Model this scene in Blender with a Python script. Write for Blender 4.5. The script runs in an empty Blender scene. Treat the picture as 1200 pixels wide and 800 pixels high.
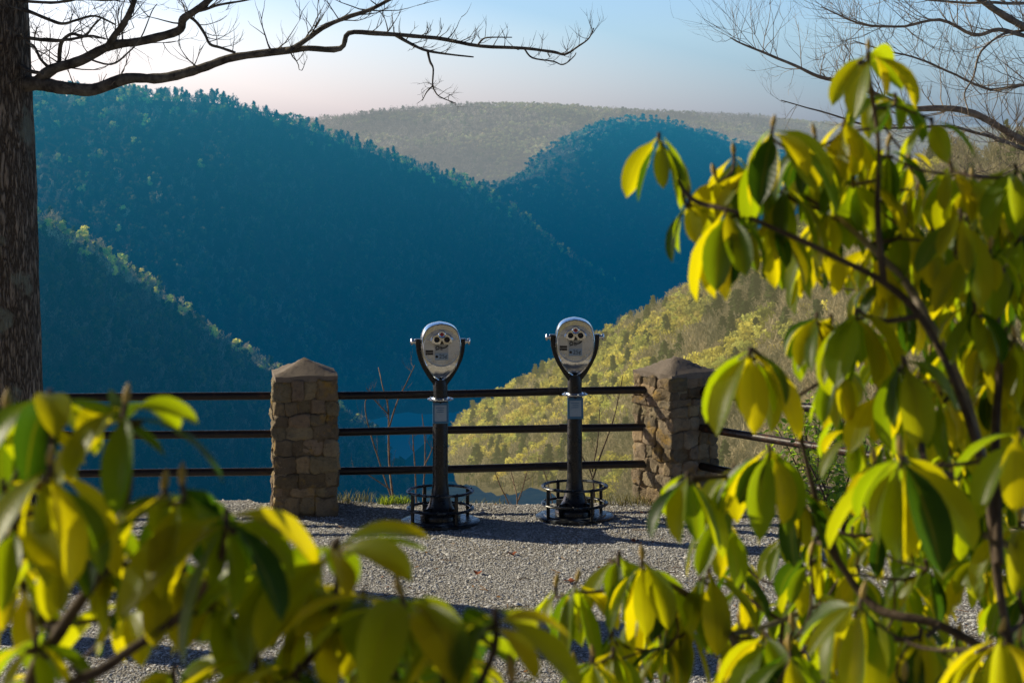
import bpy, math, random
import numpy as np
from mathutils import Vector, Matrix, noise as mnoise

random.seed(7)
RNG = np.random.default_rng(7)
scene = bpy.context.scene
col = scene.collection
F = 2310.0          # focal length in photo pixels (1200 wide)
CH = 2.9            # camera height over the gravel
HY = 155.0          # horizon row in the photo


def P(px, py, Y):
    """world point that lies Y metres out along the view through a photo pixel"""
    return Vector(((px - 600.0) * Y / F, Y, CH - (py - HY) * Y / F))


SUN_AZ = Vector((-0.906, 0.42))
SUN_EL = math.radians(25)

# ------------------------------------------------------------------ object helpers


def link(name, data, parent=None):
    o = bpy.data.objects.new(name, data)
    col.objects.link(o)
    if parent is not None:
        o.parent = parent
    return o


def tag(o, label=None, cat=None, group=None, kind=None):
    if label:
        o['label'] = label
    if cat:
        o['category'] = cat
    if group:
        o['group'] = group
    if kind:
        o['kind'] = kind
    return o


def empty(name, loc=(0, 0, 0), rz=0.0):
    o = link(name, None)
    o.location = loc
    o.rotation_euler = (0, 0, rz)
    return o


def copy_tree(o, parent=None):
    c = o.copy()
    col.objects.link(c)
    c.parent = parent
    for ch in list(o.children):
        copy_tree(ch, c)
    return c


def fast_mesh(name, V, Q, mat, tint=None, uv=None, smooth=False, tri=False):
    """V (n,3), Q (m,4 or 3); tint per vertex (n,3); uv per vertex (n,2)"""
    V = np.asarray(V, dtype=np.float32)
    Q = np.asarray(Q, dtype=np.int32)
    m, k = Q.shape
    me = bpy.data.meshes.new(name)
    me.vertices.add(len(V))
    me.vertices.foreach_set('co', V.ravel())
    me.loops.add(m * k)
    me.loops.foreach_set('vertex_index', Q.ravel())
    me.polygons.add(m)
    me.polygons.foreach_set('loop_start', np.arange(m, dtype=np.int32) * k)
    if smooth:
        me.polygons.foreach_set('use_smooth', np.ones(m, dtype=bool))
    if tint is not None:
        a = me.attributes.new('tint', 'FLOAT_COLOR', 'POINT')
        t = np.ones((len(V), 4), dtype=np.float32)
        t[:, :3] = tint
        a.data.foreach_set('color', t.ravel())
    if uv is not None:
        u = me.uv_layers.new(name='UVMap')
        u.data.foreach_set('uv', np.asarray(uv, dtype=np.float32)[Q.ravel()].ravel())
    me.update(calc_edges=True)
    me.validate()
    me.materials.append(mat)
    return me


class MB:
    """collects shapes for ONE mesh"""

    def __init__(s):
        s.v = []
        s.f = []
        s.t = []
        s.uv = []
        s.cur = (1, 1, 1)

    def add(s, verts, faces, tint=None, uvs=None):
        b = len(s.v)
        s.v += [tuple(v) for v in verts]
        s.f += [tuple(i + b for i in f) for f in faces]
        s.t += [tint or s.cur] * len(verts)
        s.uv += uvs if uvs else [(0, 0)] * len(verts)

    def tube(s, pts, radii, n=8, cap=True, tint=None):
        pts = [Vector(p) for p in pts]
        if not hasattr(radii, '__len__'):
            radii = [radii] * len(pts)
        vs, fs = [], []
        t0 = (pts[1] - pts[0]).normalized()
        a = t0.cross(Vector((0, 0, 1)))
        if a.length < 1e-3:
            a = t0.cross(Vector((0, 1, 0)))
        a.normalize()
        for i, p in enumerate(pts):
            t = (pts[min(i + 1, len(pts) - 1)] - pts[max(i - 1, 0)])
            if t.length < 1e-9:
                t = t0
            t.normalize()
            a = (a - t * a.dot(t))
            if a.length < 1e-6:
                a = t.orthogonal()
            a.normalize()
            b = t.cross(a)
            for k in range(n):
                w = 2 * math.pi * k / n
                vs.append(p + (a * math.cos(w) + b * math.sin(w)) * radii[i])
        for i in range(len(pts) - 1):
            for k in range(n):
                k2 = (k + 1) % n
                fs.append((i * n + k, i * n + k2, (i + 1) * n + k2, (i + 1) * n + k))
        if cap:
            fs.append(tuple(range(n - 1, -1, -1)))
            fs.append(tuple((len(pts) - 1) * n + k for k in range(n)))
        s.add(vs, fs, tint)

    def lathe(s, prof, n=24, center=(0, 0, 0), axis='z', tint=None):
        """prof: list of (r, h)"""
        c = Vector(center)
        vs, fs = [], []
        for r, h in prof:
            for k in range(n):
                w = 2 * math.pi * k / n
                q = (r * math.cos(w), r * math.sin(w), h)
                if axis == 'y':
                    q = (q[0], -q[2], q[1])
                elif axis == 'x':
                    q = (q[2], q[0], q[1])
                vs.append(c + Vector(q))
        for i in range(len(prof) - 1):
            for k in range(n):
                k2 = (k + 1) % n
                fs.append((i * n + k, i * n + k2, (i + 1) * n + k2, (i + 1) * n + k))
        fs.append(tuple(range(n - 1, -1, -1)))
        fs.append(tuple((len(prof) - 1) * n + k for k in range(n)))
        s.add(vs, fs, tint)

    def ring(s, R, r, z, n=48, m=10, flat=1.0):
        vs, fs = [], []
        for i in range(n):
            w = 2 * math.pi * i / n
            for k in range(m):
                u = 2 * math.pi * k / m
                rr = R + r * math.cos(u)
                vs.append((rr * math.cos(w), rr * math.sin(w), z + r * flat * math.sin(u)))
        for i in range(n):
            for k in range(m):
                i2, k2 = (i + 1) % n, (k + 1) % m
                fs.append((i * m + k, i2 * m + k, i2 * m + k2, i * m + k2))
        s.add(vs, fs)

    def box(s, c, d, bev=0.0, rot=None, tint=None):
        cx, cy, cz = c
        hx, hy, hz = d[0] / 2, d[1] / 2, d[2] / 2
        b = min(bev, hx * .9, hy * .9, hz * .9)
        if b <= 0:
            vs = [(x, y, z) for z in (-hz, hz) for y in (-hy, hy) for x in (-hx, hx)]
            fs = [(0, 2, 3, 1), (4, 5, 7, 6), (0, 1, 5, 4), (2, 6, 7, 3), (0, 4, 6, 2), (1, 3, 7, 5)]
        else:
            # chamfered box from a 4-section loft
            def rect(x, y, z, c_):
                return [(-x + c_, -y, z), (x - c_, -y, z), (x, -y + c_, z), (x, y - c_, z),
                        (x - c_, y, z), (-x + c_, y, z), (-x, y - c_, z), (-x, -y + c_, z)]
            vs = rect(hx - b, hy - b, -hz, b * .4) + rect(hx, hy, -hz + b, b) + rect(hx, hy, hz - b, b) + rect(hx - b, hy - b, hz, b * .4)
            fs = []
            for i in range(3):
                for k in range(8):
                    k2 = (k + 1) % 8
                    fs.append((i * 8 + k, i * 8 + k2, (i + 1) * 8 + k2, (i + 1) * 8 + k))
            fs.append(tuple(range(7, -1, -1)))
            fs.append(tuple(24 + k for k in range(8)))
        out = []
        for v in vs:
            v = Vector(v)
            if rot is not None:
                v = rot @ v
            out.append(v + Vector((cx, cy, cz)))
        s.add(out, fs, tint)

    def build(s, name, mat, parent=None, smooth=True, angle=40):
        me = bpy.data.meshes.new(name)
        me.from_pydata(s.v, [], s.f)
        a = me.attributes.new('tint', 'FLOAT_COLOR', 'POINT')
        t = np.ones((len(s.v), 4), dtype=np.float32)
        t[:, :3] = np.array(s.t, dtype=np.float32)
        a.data.foreach_set('color', t.ravel())
        li = np.zeros(len(me.loops), dtype=np.int32)
        me.loops.foreach_get('vertex_index', li)
        u = me.uv_layers.new(name='UVMap')
        u.data.foreach_set('uv', np.array(s.uv, dtype=np.float32)[li].ravel())
        me.materials.append(mat)
        if smooth:
            me.polygons.foreach_set('use_smooth', np.ones(len(me.polygons), dtype=bool))
            try:
                me.set_sharp_from_angle(angle=math.radians(angle))
            except Exception:
                pass
        me.update()
        return link(name, me, parent)


# ------------------------------------------------------------------ materials
class NT:
    def __init__(s, name):
        s.m = bpy.data.materials.new(name)
        s.m.use_nodes = True
        s.t = s.m.node_tree
        s.t.nodes.clear()
        s.out = s.n('ShaderNodeOutputMaterial')

    def n(s, typ, **kw):
        x = s.t.nodes.new(typ)
        for k, v in kw.items():
            setattr(x, k, v)
        return x

    def l(s, a, b):
        s.t.links.new(a, b)

    def math(s, op, a, b=None, clamp=False):
        x = s.n('ShaderNodeMath', operation=op, use_clamp=clamp)
        for i, q in enumerate((a, b)):
            if q is None:
                continue
            if isinstance(q, (int, float)):
                x.inputs[i].default_value = q
            else:
                s.l(q, x.inputs[i])
        return x.outputs[0]

    def mix(s, fac, a, b, blend='MIX'):
        x = s.n('ShaderNodeMix', data_type='RGBA', blend_type=blend)
        for i, q in ((0, fac), (6, a), (7, b)):
            if isinstance(q, (int, float)):
                x.inputs[i].default_value = q
            elif isinstance(q, tuple):
                x.inputs[i].default_value = (*q, 1)
            else:
                s.l(q, x.inputs[i])
        return x.outputs[2]

    def noise(s, scale, detail=4, rough=.55, vec=None, out=0):
        x = s.n('ShaderNodeTexNoise')
        x.inputs['Scale'].default_value = scale
        x.inputs['Detail'].default_value = detail
        x.inputs['Roughness'].default_value = rough
        if vec is not None:
            s.l(vec, x.inputs['Vector'])
        return x.outputs[out]

    def ramp(s, fac, stops):
        x = s.n('ShaderNodeValToRGB')
        e = x.color_ramp.elements
        while len(e) < len(stops):
            e.new(.5)
        for i, (p, c) in enumerate(stops):
            e[i].position = p
            e[i].color = (*c, 1) if isinstance(c, tuple) else (c, c, c, 1)
        s.l(fac, x.inputs[0])
        return x.outputs[0]

    def obj(s):
        return s.n('ShaderNodeTexCoord').outputs['Object']

    def scaled(s, vec, sc):
        x = s.n('ShaderNodeMapping')
        x.inputs['Scale'].default_value = sc
        s.l(vec, x.inputs['Vector'])
        return x.outputs[0]

    def tint(s):
        return s.n('ShaderNodeAttribute', attribute_name='tint').outputs['Color']

    def bump(s, h, strength=.5, dist=.01):
        x = s.n('ShaderNodeBump')
        x.inputs['Strength'].default_value = strength
        x.inputs['Distance'].default_value = dist
        s.l(h, x.inputs['Height'])
        return x.outputs[0]

    def bsdf(s, color=None, rough=.6, metal=0.0, normal=None, spec=None):
        x = s.n('ShaderNodeBsdfPrincipled')
        if isinstance(color, tuple):
            x.inputs['Base Color'].default_value = (*color, 1)
        elif color is not None:
            s.l(color, x.inputs['Base Color'])
        if isinstance(rough, (int, float)):
            x.inputs['Roughness'].default_value = rough
        else:
            s.l(rough, x.inputs['Roughness'])
        x.inputs['Metallic'].default_value = metal
        if spec is not None:
            x.inputs['Specular IOR Level'].default_value = spec
        if normal is not None:
            s.l(normal, x.inputs['Normal'])
        return x.outputs[0]

    def done(s, sh):
        s.l(sh, s.out.inputs['Surface'])
        return s.m


def paint_haze(t, shader, haze, tmax, L):
    """aerial haze painted as a glow into the surface, stronger with distance"""
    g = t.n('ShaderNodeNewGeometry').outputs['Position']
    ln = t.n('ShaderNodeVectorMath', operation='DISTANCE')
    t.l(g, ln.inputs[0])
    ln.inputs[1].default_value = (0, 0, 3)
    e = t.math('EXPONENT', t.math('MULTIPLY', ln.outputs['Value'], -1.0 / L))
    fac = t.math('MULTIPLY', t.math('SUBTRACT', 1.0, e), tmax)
    em = t.n('ShaderNodeEmission')  # emission puts the airlight into the material itself
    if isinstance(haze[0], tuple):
        # painted haze tone by height: sunlit air high up, shadowed air down in the gorge
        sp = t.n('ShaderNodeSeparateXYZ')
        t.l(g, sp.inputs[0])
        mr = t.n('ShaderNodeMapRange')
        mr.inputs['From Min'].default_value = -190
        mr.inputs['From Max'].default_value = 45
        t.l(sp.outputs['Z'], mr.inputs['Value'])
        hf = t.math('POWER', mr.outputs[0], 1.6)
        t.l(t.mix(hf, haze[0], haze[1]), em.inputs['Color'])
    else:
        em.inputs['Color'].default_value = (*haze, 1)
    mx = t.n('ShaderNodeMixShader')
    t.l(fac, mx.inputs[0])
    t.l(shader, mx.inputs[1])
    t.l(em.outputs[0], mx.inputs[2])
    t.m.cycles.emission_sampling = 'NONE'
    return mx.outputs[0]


def m_far_trees(name, haze, tmax, L, transl=.25):
    t = NT(name)
    d = t.n('ShaderNodeBsdfDiffuse')
    t.l(t.tint(), d.inputs['Color'])
    tr = t.n('ShaderNodeBsdfTranslucent')
    t.l(t.tint(), tr.inputs['Color'])
    mx = t.n('ShaderNodeMixShader')
    mx.inputs[0].default_value = transl
    t.l(d.outputs[0], mx.inputs[1])
    t.l(tr.outputs[0], mx.inputs[2])
    return t.done(paint_haze(t, mx.outputs[0], haze, tmax, L))


def m_far_ground(name, c1, c2, haze, tmax, L, sc=.05):
    t = NT(name)
    p = t.n('ShaderNodeNewGeometry').outputs['Position']
    c = t.mix(t.noise(sc, 6, .65, p), c1, c2)
    c = t.mix(t.ramp(t.noise(sc * 6, 3, .6, p), [(.35, 0.0), (.65, 1.0)]), c, tuple(x * .55 for x in c1))
    return t.done(paint_haze(t, t.bsdf(c, .95, spec=0.05), haze, tmax, L))


def m_paint(name, c, rough=.45, worn=(.12, .07, .045), amount=.45, bump=.15):
    t = NT(name)
    o = t.obj()
    n = t.noise(14, 6, .65, o)
    w = t.ramp(n, [(amount + .12, 0.0), (amount + .3, 1.0)])
    c_ = t.mix(w, c, worn)
    r = t.ramp(t.noise(30, 4, .6, o), [(.3, rough - .12), (.7, rough + .2)])
    return t.done(t.bsdf(c_, r, 0.0, t.bump(t.noise(120, 3, .6, o), bump, .002)))


def m_metal(name, c, rough=.2, dirt=.25):
    t = NT(name)
    o = t.obj()
    n = t.noise(25, 5, .6, o)
    c_ = t.mix(t.ramp(n, [(.45, 0.0), (.75, dirt)]), c, (.12, .10, .07))
    r = t.ramp(t.noise(60, 4, .6, o), [(.3, rough * .7), (.7, rough * 1.5)])
    return t.done(t.bsdf(c_, r, 1.0, t.bump(n, .05, .002)))


def m_flat(name, c, rough=.5):
    t = NT(name)
    o = t.obj()
    return t.done(t.bsdf(t.mix(t.noise(40, 3, .6, o), c, tuple(x * .75 for x in c)), rough))


M = {}
M['black_paint'] = m_paint('black paint', (.005, .0052, .0055), .30, (.022, .020, .018), .52)
M['ring_paint'] = m_paint('worn black ring paint', (.010, .011, .012), .3, (.22, .24, .25), .40)
M['rail'] = m_paint('rail brown paint', (.018, .012, .010), .38, (.075, .032, .016), .46)
M['rail_rust'] = m_paint('rail rusty paint', (.03, .017, .012), .42, (.13, .05, .02), .36)
M['chrome'] = m_metal('polished shell', (.93, .92, .88), .16, .15)
M['plate'] = m_metal('brushed face plate', (.76, .73, .64), .42, .3)
M['steel'] = m_metal('galvanised steel', (.72, .74, .75), .25, .3)
M['lens'] = m_flat('eyepiece dark', (.012, .010, .010), .12)
M['red'] = m_flat('red coin lens', (.45, .03, .025), .3)
M['white'] = m_flat('instruction plate white', (.62, .60, .52), .5)
M['sign_blue'] = m_flat('sign blue', (.07, .22, .36), .4)
M['sign_pale'] = m_flat('sign pale', (.42, .52, .58), .4)
M['ink'] = m_flat('ink black', (.015, .014, .012), .6)
M['label_dark'] = m_flat('dark label', (.045, .03, .022), .5)


def m_stone():
    t = NT('rough field stone')
    o = t.obj()
    c = t.mix(.7, t.mix(t.noise(9, 6, .7, o), (.16, .125, .088), (.46, .375, .255)), t.tint(), 'MULTIPLY')
    c = t.mix(t.ramp(t.noise(6, 5, .6, t.scaled(o, (1, 1, 1.2))), [(.56, 0.0), (.68, .75)]), c, (.50, .31, .07))
    c = t.mix(t.ramp(t.noise(26, 4, .7, o), [(.5, 0.0), (.8, .6)]), c, (.06, .05, .04))
    h = t.math('ADD', t.noise(18, 7, .7, o), t.math('MULTIPLY', t.noise(90, 4, .6, o), .35))
    return t.done(t.bsdf(c, .9, 0, t.bump(h, 1.0, .03), spec=.2))


def m_cap():
    t = NT('cast cap stone')
    o = t.obj()
    c = t.mix(t.noise(7, 6, .7, o), (.17, .135, .105), (.30, .25, .20))
    c = t.mix(t.ramp(t.noise(30, 4, .7, o), [(.5, 0.0), (.8, .6)]), c, (.10, .08, .07))
    return t.done(t.bsdf(c, .85, 0, t.bump(t.noise(40, 6, .7, o), .6, .012), spec=.25))


def m_bark(name, c1, c2, scale=1.0, lichen=True, bump=1.0):
    t = NT(name)
    o = t.obj()
    v = t.scaled(o, (10 * scale, 10 * scale, 1.9 * scale))
    vo = t.n('ShaderNodeTexVoronoi', feature='DISTANCE_TO_EDGE')
    vo.inputs['Scale'].default_value = 3.2
    nv = t.n('ShaderNodeVectorMath', operation='ADD')
    t.l(v, nv.inputs[0])
    t.l(t.noise(2.2, 4, .6, v, 1), nv.inputs[1])
    t.l(nv.outputs[0], vo.inputs['Vector'])
    crack = t.ramp(vo.outputs['Distance'], [(.0, 0.0), (.28, 1.0)])
    c = t.mix(crack, tuple(x * .3 for x in c1), t.mix(t.noise(6, 6, .7, v), c1, c2))
    if lichen:
        c = t.mix(t.ramp(t.noise(3.0, 5, .6, o), [(.57, 0.0), (.63, .8)]), c, (.40, .40, .29))
    h = t.math('ADD', crack, t.math('MULTIPLY', t.noise(8, 6, .7, v), .8))
    return t.done(t.bsdf(c, .95, 0, t.bump(h, bump, .03), spec=.1))


def m_twig(name, c1, c2):
    t = NT(name)
    o = t.obj()
    c = t.mix(t.ramp(t.noise(12, 5, .7, o), [(.35, 0.0), (.65, 1.0)]), c1, c2)
    return t.done(t.bsdf(c, .85, 0, t.bump(t.noise(60, 4, .7, o), .6, .006), spec=.2))


def m_leaf(name, deep, bright, back, tr_fac=.5):
    t = NT(name)
    uv = t.n('ShaderNodeTexCoord').outputs['UV']
    sp = t.n('ShaderNodeSeparateXYZ')
    t.l(uv, sp.inputs[0])
    tn = t.n('ShaderNodeSeparateColor')
    t.l(t.tint(), tn.inputs[0])
    o = t.obj()
    base = t.mix(tn.outputs[0], deep, bright)
    base = t.mix(t.ramp(t.noise(35, 4, .6, o), [(.35, 0.0), (.7, .45)]), base, bright)
    rib = t.ramp(t.math('ABSOLUTE', sp.outputs[0]), [(.0, 1.0), (.09, 0.0)])
    base = t.mix(t.math('MULTIPLY', rib, .6), base, (.22, .24, .05))
    # side veins
    w = t.math('SINE', t.math('MULTIPLY', t.math('ADD', sp.outputs[1], t.math('MULTIPLY', t.math('ABSOLUTE', sp.outputs[0]), -.12)), 85.0))
    nr = t.bump(t.math('ADD', t.math('MULTIPLY', w, .14), t.math('MULTIPLY', rib, -1.5)), .25, .002)
    # brown edge or spots on some leaves
    spot = t.ramp(t.noise(60, 3, .6, o), [(.70, 0.0), (.76, .8)])
    spot = t.math('MULTIPLY', spot, tn.outputs[1])
    base = t.mix(spot, base, (.10, .04, .01))
    s1 = t.bsdf(base, .40, 0, nr, spec=.28)
    tr = t.n('ShaderNodeBsdfTranslucent')
    trc = t.ramp(tn.outputs[0], [(.0, (back[0] * .07, back[1] * .19, back[2])), (.40, (back[0] * .50, back[1] * .78, back[2])), (.80, back)])
    trc = t.mix(t.math('MULTIPLY', rib, .5), trc, tuple(x * .45 for x in back))
    trc = t.mix(spot, trc, (.12, .04, .0))
    t.l(trc, tr.inputs['Color'])
    mx = t.n('ShaderNodeMixShader')
    mx.inputs[0].default_value = tr_fac
    t.l(s1, mx.inputs[1])
    t.l(tr.outputs[0], mx.inputs[2])
    return t.done(mx.outputs[0])


M['stone'] = m_stone()
M['cap'] = m_cap()
M['bark'] = m_bark('furrowed bark', (.34, .255, .18), (.56, .45, .33))
M['limb'] = m_twig('grey limb bark', (.045, .038, .033), (.21, .185, .15))
M['limb_tan'] = m_twig('tan twig bark', (.20, .16, .12), (.46, .38, .29))
M['sapling'] = m_twig('sapling bark', (.12, .075, .045), (.30, .20, .13))
M['stem'] = m_twig('rhododendron stem', (.045, .030, .022), (.16, .115, .08))
M['stem_pale'] = m_twig('pale old rhododendron stem', (.16, .13, .10), (.38, .32, .26))
M['leaf'] = m_leaf('rhododendron leaf', (.011, .036, .008), (.080, .140, .012), (.98, .84, .004), .58)
M['leaf_small'] = m_leaf('small shrub leaf', (.06, .13, .02), (.17, .26, .03), (.75, .88, .06), .55)
M['bud'] = m_flat('flower bud', (.50, .34, .07), .6)
M['red_leaf'] = m_flat('dry red leaf', (.40, .11, .04), .7)


def m_gravel_ground():
    t = NT('crushed gravel ground')
    p = t.n('ShaderNodeNewGeometry').outputs['Position']
    vo = t.n('ShaderNodeTexVoronoi')
    vo.inputs['Scale'].default_value = 75
    t.l(p, vo.inputs['Vector'])
    sep = t.n('ShaderNodeSeparateColor')
    t.l(vo.outputs['Color'], sep.inputs[0])
    c = t.ramp(sep.outputs[0], [(.0, (.32, .30, .27)), (.5, (.50, .475, .43)), (1.0, (.70, .67, .62))])
    c = t.mix(t.ramp(vo.outputs['Distance'], [(.35, 0.0), (.75, .8)]), c, (.07, .065, .06))
    c = t.mix(t.ramp(t.noise(.9, 5, .6, p), [(.45, 0.0), (.7, .55)]), c, (.27, .22, .15))
    h = t.math('MULTIPLY', vo.outputs['Distance'], -1.0)
    h = t.math('ADD', h, t.math('MULTIPLY', t.noise(9, 5, .6, p), .9))
    return t.done(t.bsdf(c, .9, 0, t.bump(h, .9, .014), spec=.2))


M['ground'] = m_gravel_ground()


def m_pebble():
    t = NT('gravel stones')
    o = t.n('ShaderNodeNewGeometry').outputs['Position']
    c = t.mix(1.0, t.tint(), t.ramp(t.noise(160, 3, .6, o), [(.3, .7), (.7, 1.05)]), 'MULTIPLY')
    return t.done(t.bsdf(c, .85, spec=.3))


M['pebble'] = m_pebble()
M['rock'] = M['stone']


def m_water():
    t = NT('river water')
    p = t.n('ShaderNodeNewGeometry').outputs['Position']
    sh = t.bsdf((.005, .03, .07), .35, 0, t.bump(t.noise(.3, 3, .6, p), .2, .3))
    return t.done(paint_haze(t, sh, (.001, .135, .31), .80, 2800))  # blue haze glow painted into the water


# ------------------------------------------------------------------ world, sun, camera
w = bpy.data.worlds.new("World")
scene.world = w
w.use_nodes = True
wt = w.node_tree
bg = wt.nodes['Background']
sky = wt.nodes.new('ShaderNodeTexSky')
sky.sky_type = 'NISHITA'
sky.sun_disc = False
sky.sun_elevation = SUN_EL
sky.sun_rotation = math.atan2(SUN_AZ.x, SUN_AZ.y)
sky.altitude = 500
sky.air_density = 1.0
sky.dust_density = 1.2
sky.ozone_density = 1.5


def wmath(op, a, b=None, clamp=False):
    x = wt.nodes.new('ShaderNodeMath')
    x.operation = op
    x.use_clamp = clamp
    for i, q in enumerate((a, b)):
        if q is None:
            continue
        if isinstance(q, (int, float)):
            x.inputs[i].default_value = q
        else:
            wt.links.new(q, x.inputs[i])
    return x.outputs[0]


# bright hazy air low over the gorge, whiter towards the sun, deep blue overhead
gen = wt.nodes.new('ShaderNodeTexCoord').outputs['Generated']
sxyz = wt.nodes.new('ShaderNodeSeparateXYZ')
wt.links.new(gen, sxyz.inputs[0])
dt = wt.nodes.new('ShaderNodeVectorMath')
dt.operation = 'DOT_PRODUCT'
wt.links.new(gen, dt.inputs[0])
dt.inputs[1].default_value = (SUN_AZ.x, SUN_AZ.y, 0)
wfac = wmath('ADD', wmath('MULTIPLY', wmath('SUBTRACT', dt.outputs['Value'], .35), 3.8), wmath('MULTIPLY', wmath('SUBTRACT', .045, sxyz.outputs['Z']), 14.0))
wfac = wmath('MAXIMUM', wmath('MINIMUM', wfac, 1.0), 0.0)
tintm = wt.nodes.new('ShaderNodeMix')
tintm.data_type = 'RGBA'
wt.links.new(wfac, tintm.inputs[0])
tintm.inputs[6].default_value = (.64, .82, 1.15, 1)
tintm.inputs[7].default_value = (1.36, 1.22, 1.46, 1)
gain = wt.nodes.new('ShaderNodeMapRange')
gain.interpolation_type = 'SMOOTHSTEP'
gain.inputs['From Min'].default_value = .06
gain.inputs['From Max'].default_value = .55
gain.inputs['To Min'].default_value = 1.0
gain.inputs['To Max'].default_value = .155
wt.links.new(sxyz.outputs['Z'], gain.inputs['Value'])
low = wt.nodes.new('ShaderNodeMapRange')
low.inputs['From Min'].default_value = .0
low.inputs['From Max'].default_value = .05
wt.links.new(sxyz.outputs['Z'], low.inputs['Value'])
lowm = wt.nodes.new('ShaderNodeMix')
lowm.data_type = 'RGBA'
wt.links.new(low.outputs[0], lowm.inputs[0])
lowm.inputs[6].default_value = (.635, .735, .965, 1)
lowm.inputs[7].default_value = (1.0, 1.02, 1.04, 1)
mul0 = wt.nodes.new('ShaderNodeVectorMath')
mul0.operation = 'MULTIPLY'
wt.links.new(tintm.outputs[2], mul0.inputs[0])
wt.links.new(lowm.outputs[2], mul0.inputs[1])
mul1 = wt.nodes.new('ShaderNodeVectorMath')
mul1.operation = 'MULTIPLY'
wt.links.new(sky.outputs[0], mul1.inputs[0])
wt.links.new(mul0.outputs[0], mul1.inputs[1])
mul2 = wt.nodes.new('ShaderNodeVectorMath')
mul2.operation = 'SCALE'
wt.links.new(mul1.outputs[0], mul2.inputs[0])
wt.links.new(gain.outputs[0], mul2.inputs['Scale'])
wt.links.new(mul2.outputs[0], bg.inputs['Color'])
bg.inputs['Strength'].default_value = 0.15

sl = bpy.data.lights.new('sun', 'SUN')
sl.energy = 5.0
sl.angle = math.radians(.5)
sl.color = (1.0, .89, .66)
so = link('sun', sl)
sd = Vector((SUN_AZ.x * math.cos(SUN_EL), SUN_AZ.y * math.cos(SUN_EL), math.sin(SUN_EL)))
so.rotation_euler = sd.to_track_quat('Z', 'Y').to_euler()
so.location = (-30, 20, 40)

cd = bpy.data.cameras.new('camera')
cd.sensor_width = 36
cd.lens = F / 1200 * 36
cd.shift_y = -(400 - HY) / 1200
cd.clip_start = .1
cd.clip_end = 60000
cd.dof.use_dof = True
cd.dof.focus_distance = 14.7
cd.dof.aperture_fstop = 8.0
cam = link('camera', cd)
cam.location = (0, 0, CH)
cam.rotation_euler = (math.radians(90), 0, 0)
scene.camera = cam
scene.view_settings.view_transform = 'Standard'
scene.view_settings.look = 'None'
scene.view_settings.exposure = 0
scene.render.engine = 'CYCLES'
scene.cycles.use_denoising = True
scene.cycles.max_bounces = 8
scene.cycles.transparent_max_bounces = 8
scene.cycles.caustics_reflective = False
scene.cycles.caustics_refractive = False
scene.cycles.sample_clamp_indirect = 4


# ------------------------------------------------------------------ numpy noise
def vnoise(x, y, seed=0):
    xi, yi = np.floor(x).astype(int), np.floor(y).astype(int)
    xf, yf = x - xi, y - yi
    xf, yf = xf * xf * (3 - 2 * xf), yf * yf * (3 - 2 * yf)

    def h(a, b):
        n = (a * 374761393 + b * 668265263 + seed * 1442695) & 0x7fffffff
        n = ((n ^ (n >> 13)) * 1274126177) & 0x7fffffff
        return ((n ^ (n >> 16)) & 0xffff) / 65535.0
    return (h(xi, yi) * (1 - xf) + h(xi + 1, yi) * xf) * (1 - yf) + (h(xi, yi + 1) * (1 - xf) + h(xi + 1, yi + 1) * xf) * yf


def fbm(x, y, octv=4, seed=0):
    a, s, t = 0, 1.0, 0
    for i in range(octv):
        a = a + s * (vnoise(x * 2 ** i, y * 2 ** i, seed + i) - .5)
        t += s
        s *= .5
    return a / t


# ------------------------------------------------------------------ tree prototypes (unit height), numpy
def quads_from(c, u, v, s):
    """centres (n,3), axes (n,3), sizes (n,2)-> verts (4n,3), quads"""
    a = u * s[:, :1]
    b = v * s[:, 1:]
    V = np.stack([c - a - b, c + a - b, c + a + b, c - a + b], 1).reshape(-1, 3)
    Q = np.arange(len(V)).reshape(-1, 4)
    return V, Q


def rand_unit(n, r):
    v = r.normal(size=(n, 3))
    return v / np.linalg.norm(v, axis=1)[:, None]


def trunk_arr(h, r0, n=5, top=.4):
    k = np.arange(n) * 2 * np.pi / n
    V = np.concatenate([np.stack([np.cos(k) * r0, np.sin(k) * r0, np.zeros(n)], 1),
                        np.stack([np.cos(k) * r0 * top, np.sin(k) * r0 * top, np.full(n, h)], 1)])
    Q = np.array([[i, (i + 1) % n, n + (i + 1) % n, n + i] for i in range(n)])
    return V, Q


def proto_bud(r, n, q):
    """budding broadleaf crown: leaf clumps gathered in lobes, gaps between"""
    nl = max(4, n // 28)
    lob = rand_unit(nl, r) * (r.random((nl, 1)) ** .4)
    lob[:, 2] = np.abs(lob[:, 2]) * 1.1 - .25
    lob = lob * np.array([.27, .27, .34]) + np.array([0, 0, .62])
    lr = r.uniform(.09, .17, nl)
    li = r.integers(0, nl, n)
    d = rand_unit(n, r)
    c = lob[li] + d * (lr[li] * r.random(n) ** .33)[:, None] * np.array([1, 1, .8])
    u = rand_unit(n, r)
    v = np.cross(u, d + rand_unit(n, r) * .6)
    v /= np.linalg.norm(v, axis=1)[:, None] + 1e-6
    s = np.stack([r.uniform(.6, 1.3, n), r.uniform(.4, 1.0, n)], 1) * q
    V, Q = quads_from(c, u, v, s)
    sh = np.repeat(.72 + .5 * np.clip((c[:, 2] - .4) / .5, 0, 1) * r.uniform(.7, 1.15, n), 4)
    return V, Q, sh


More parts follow.
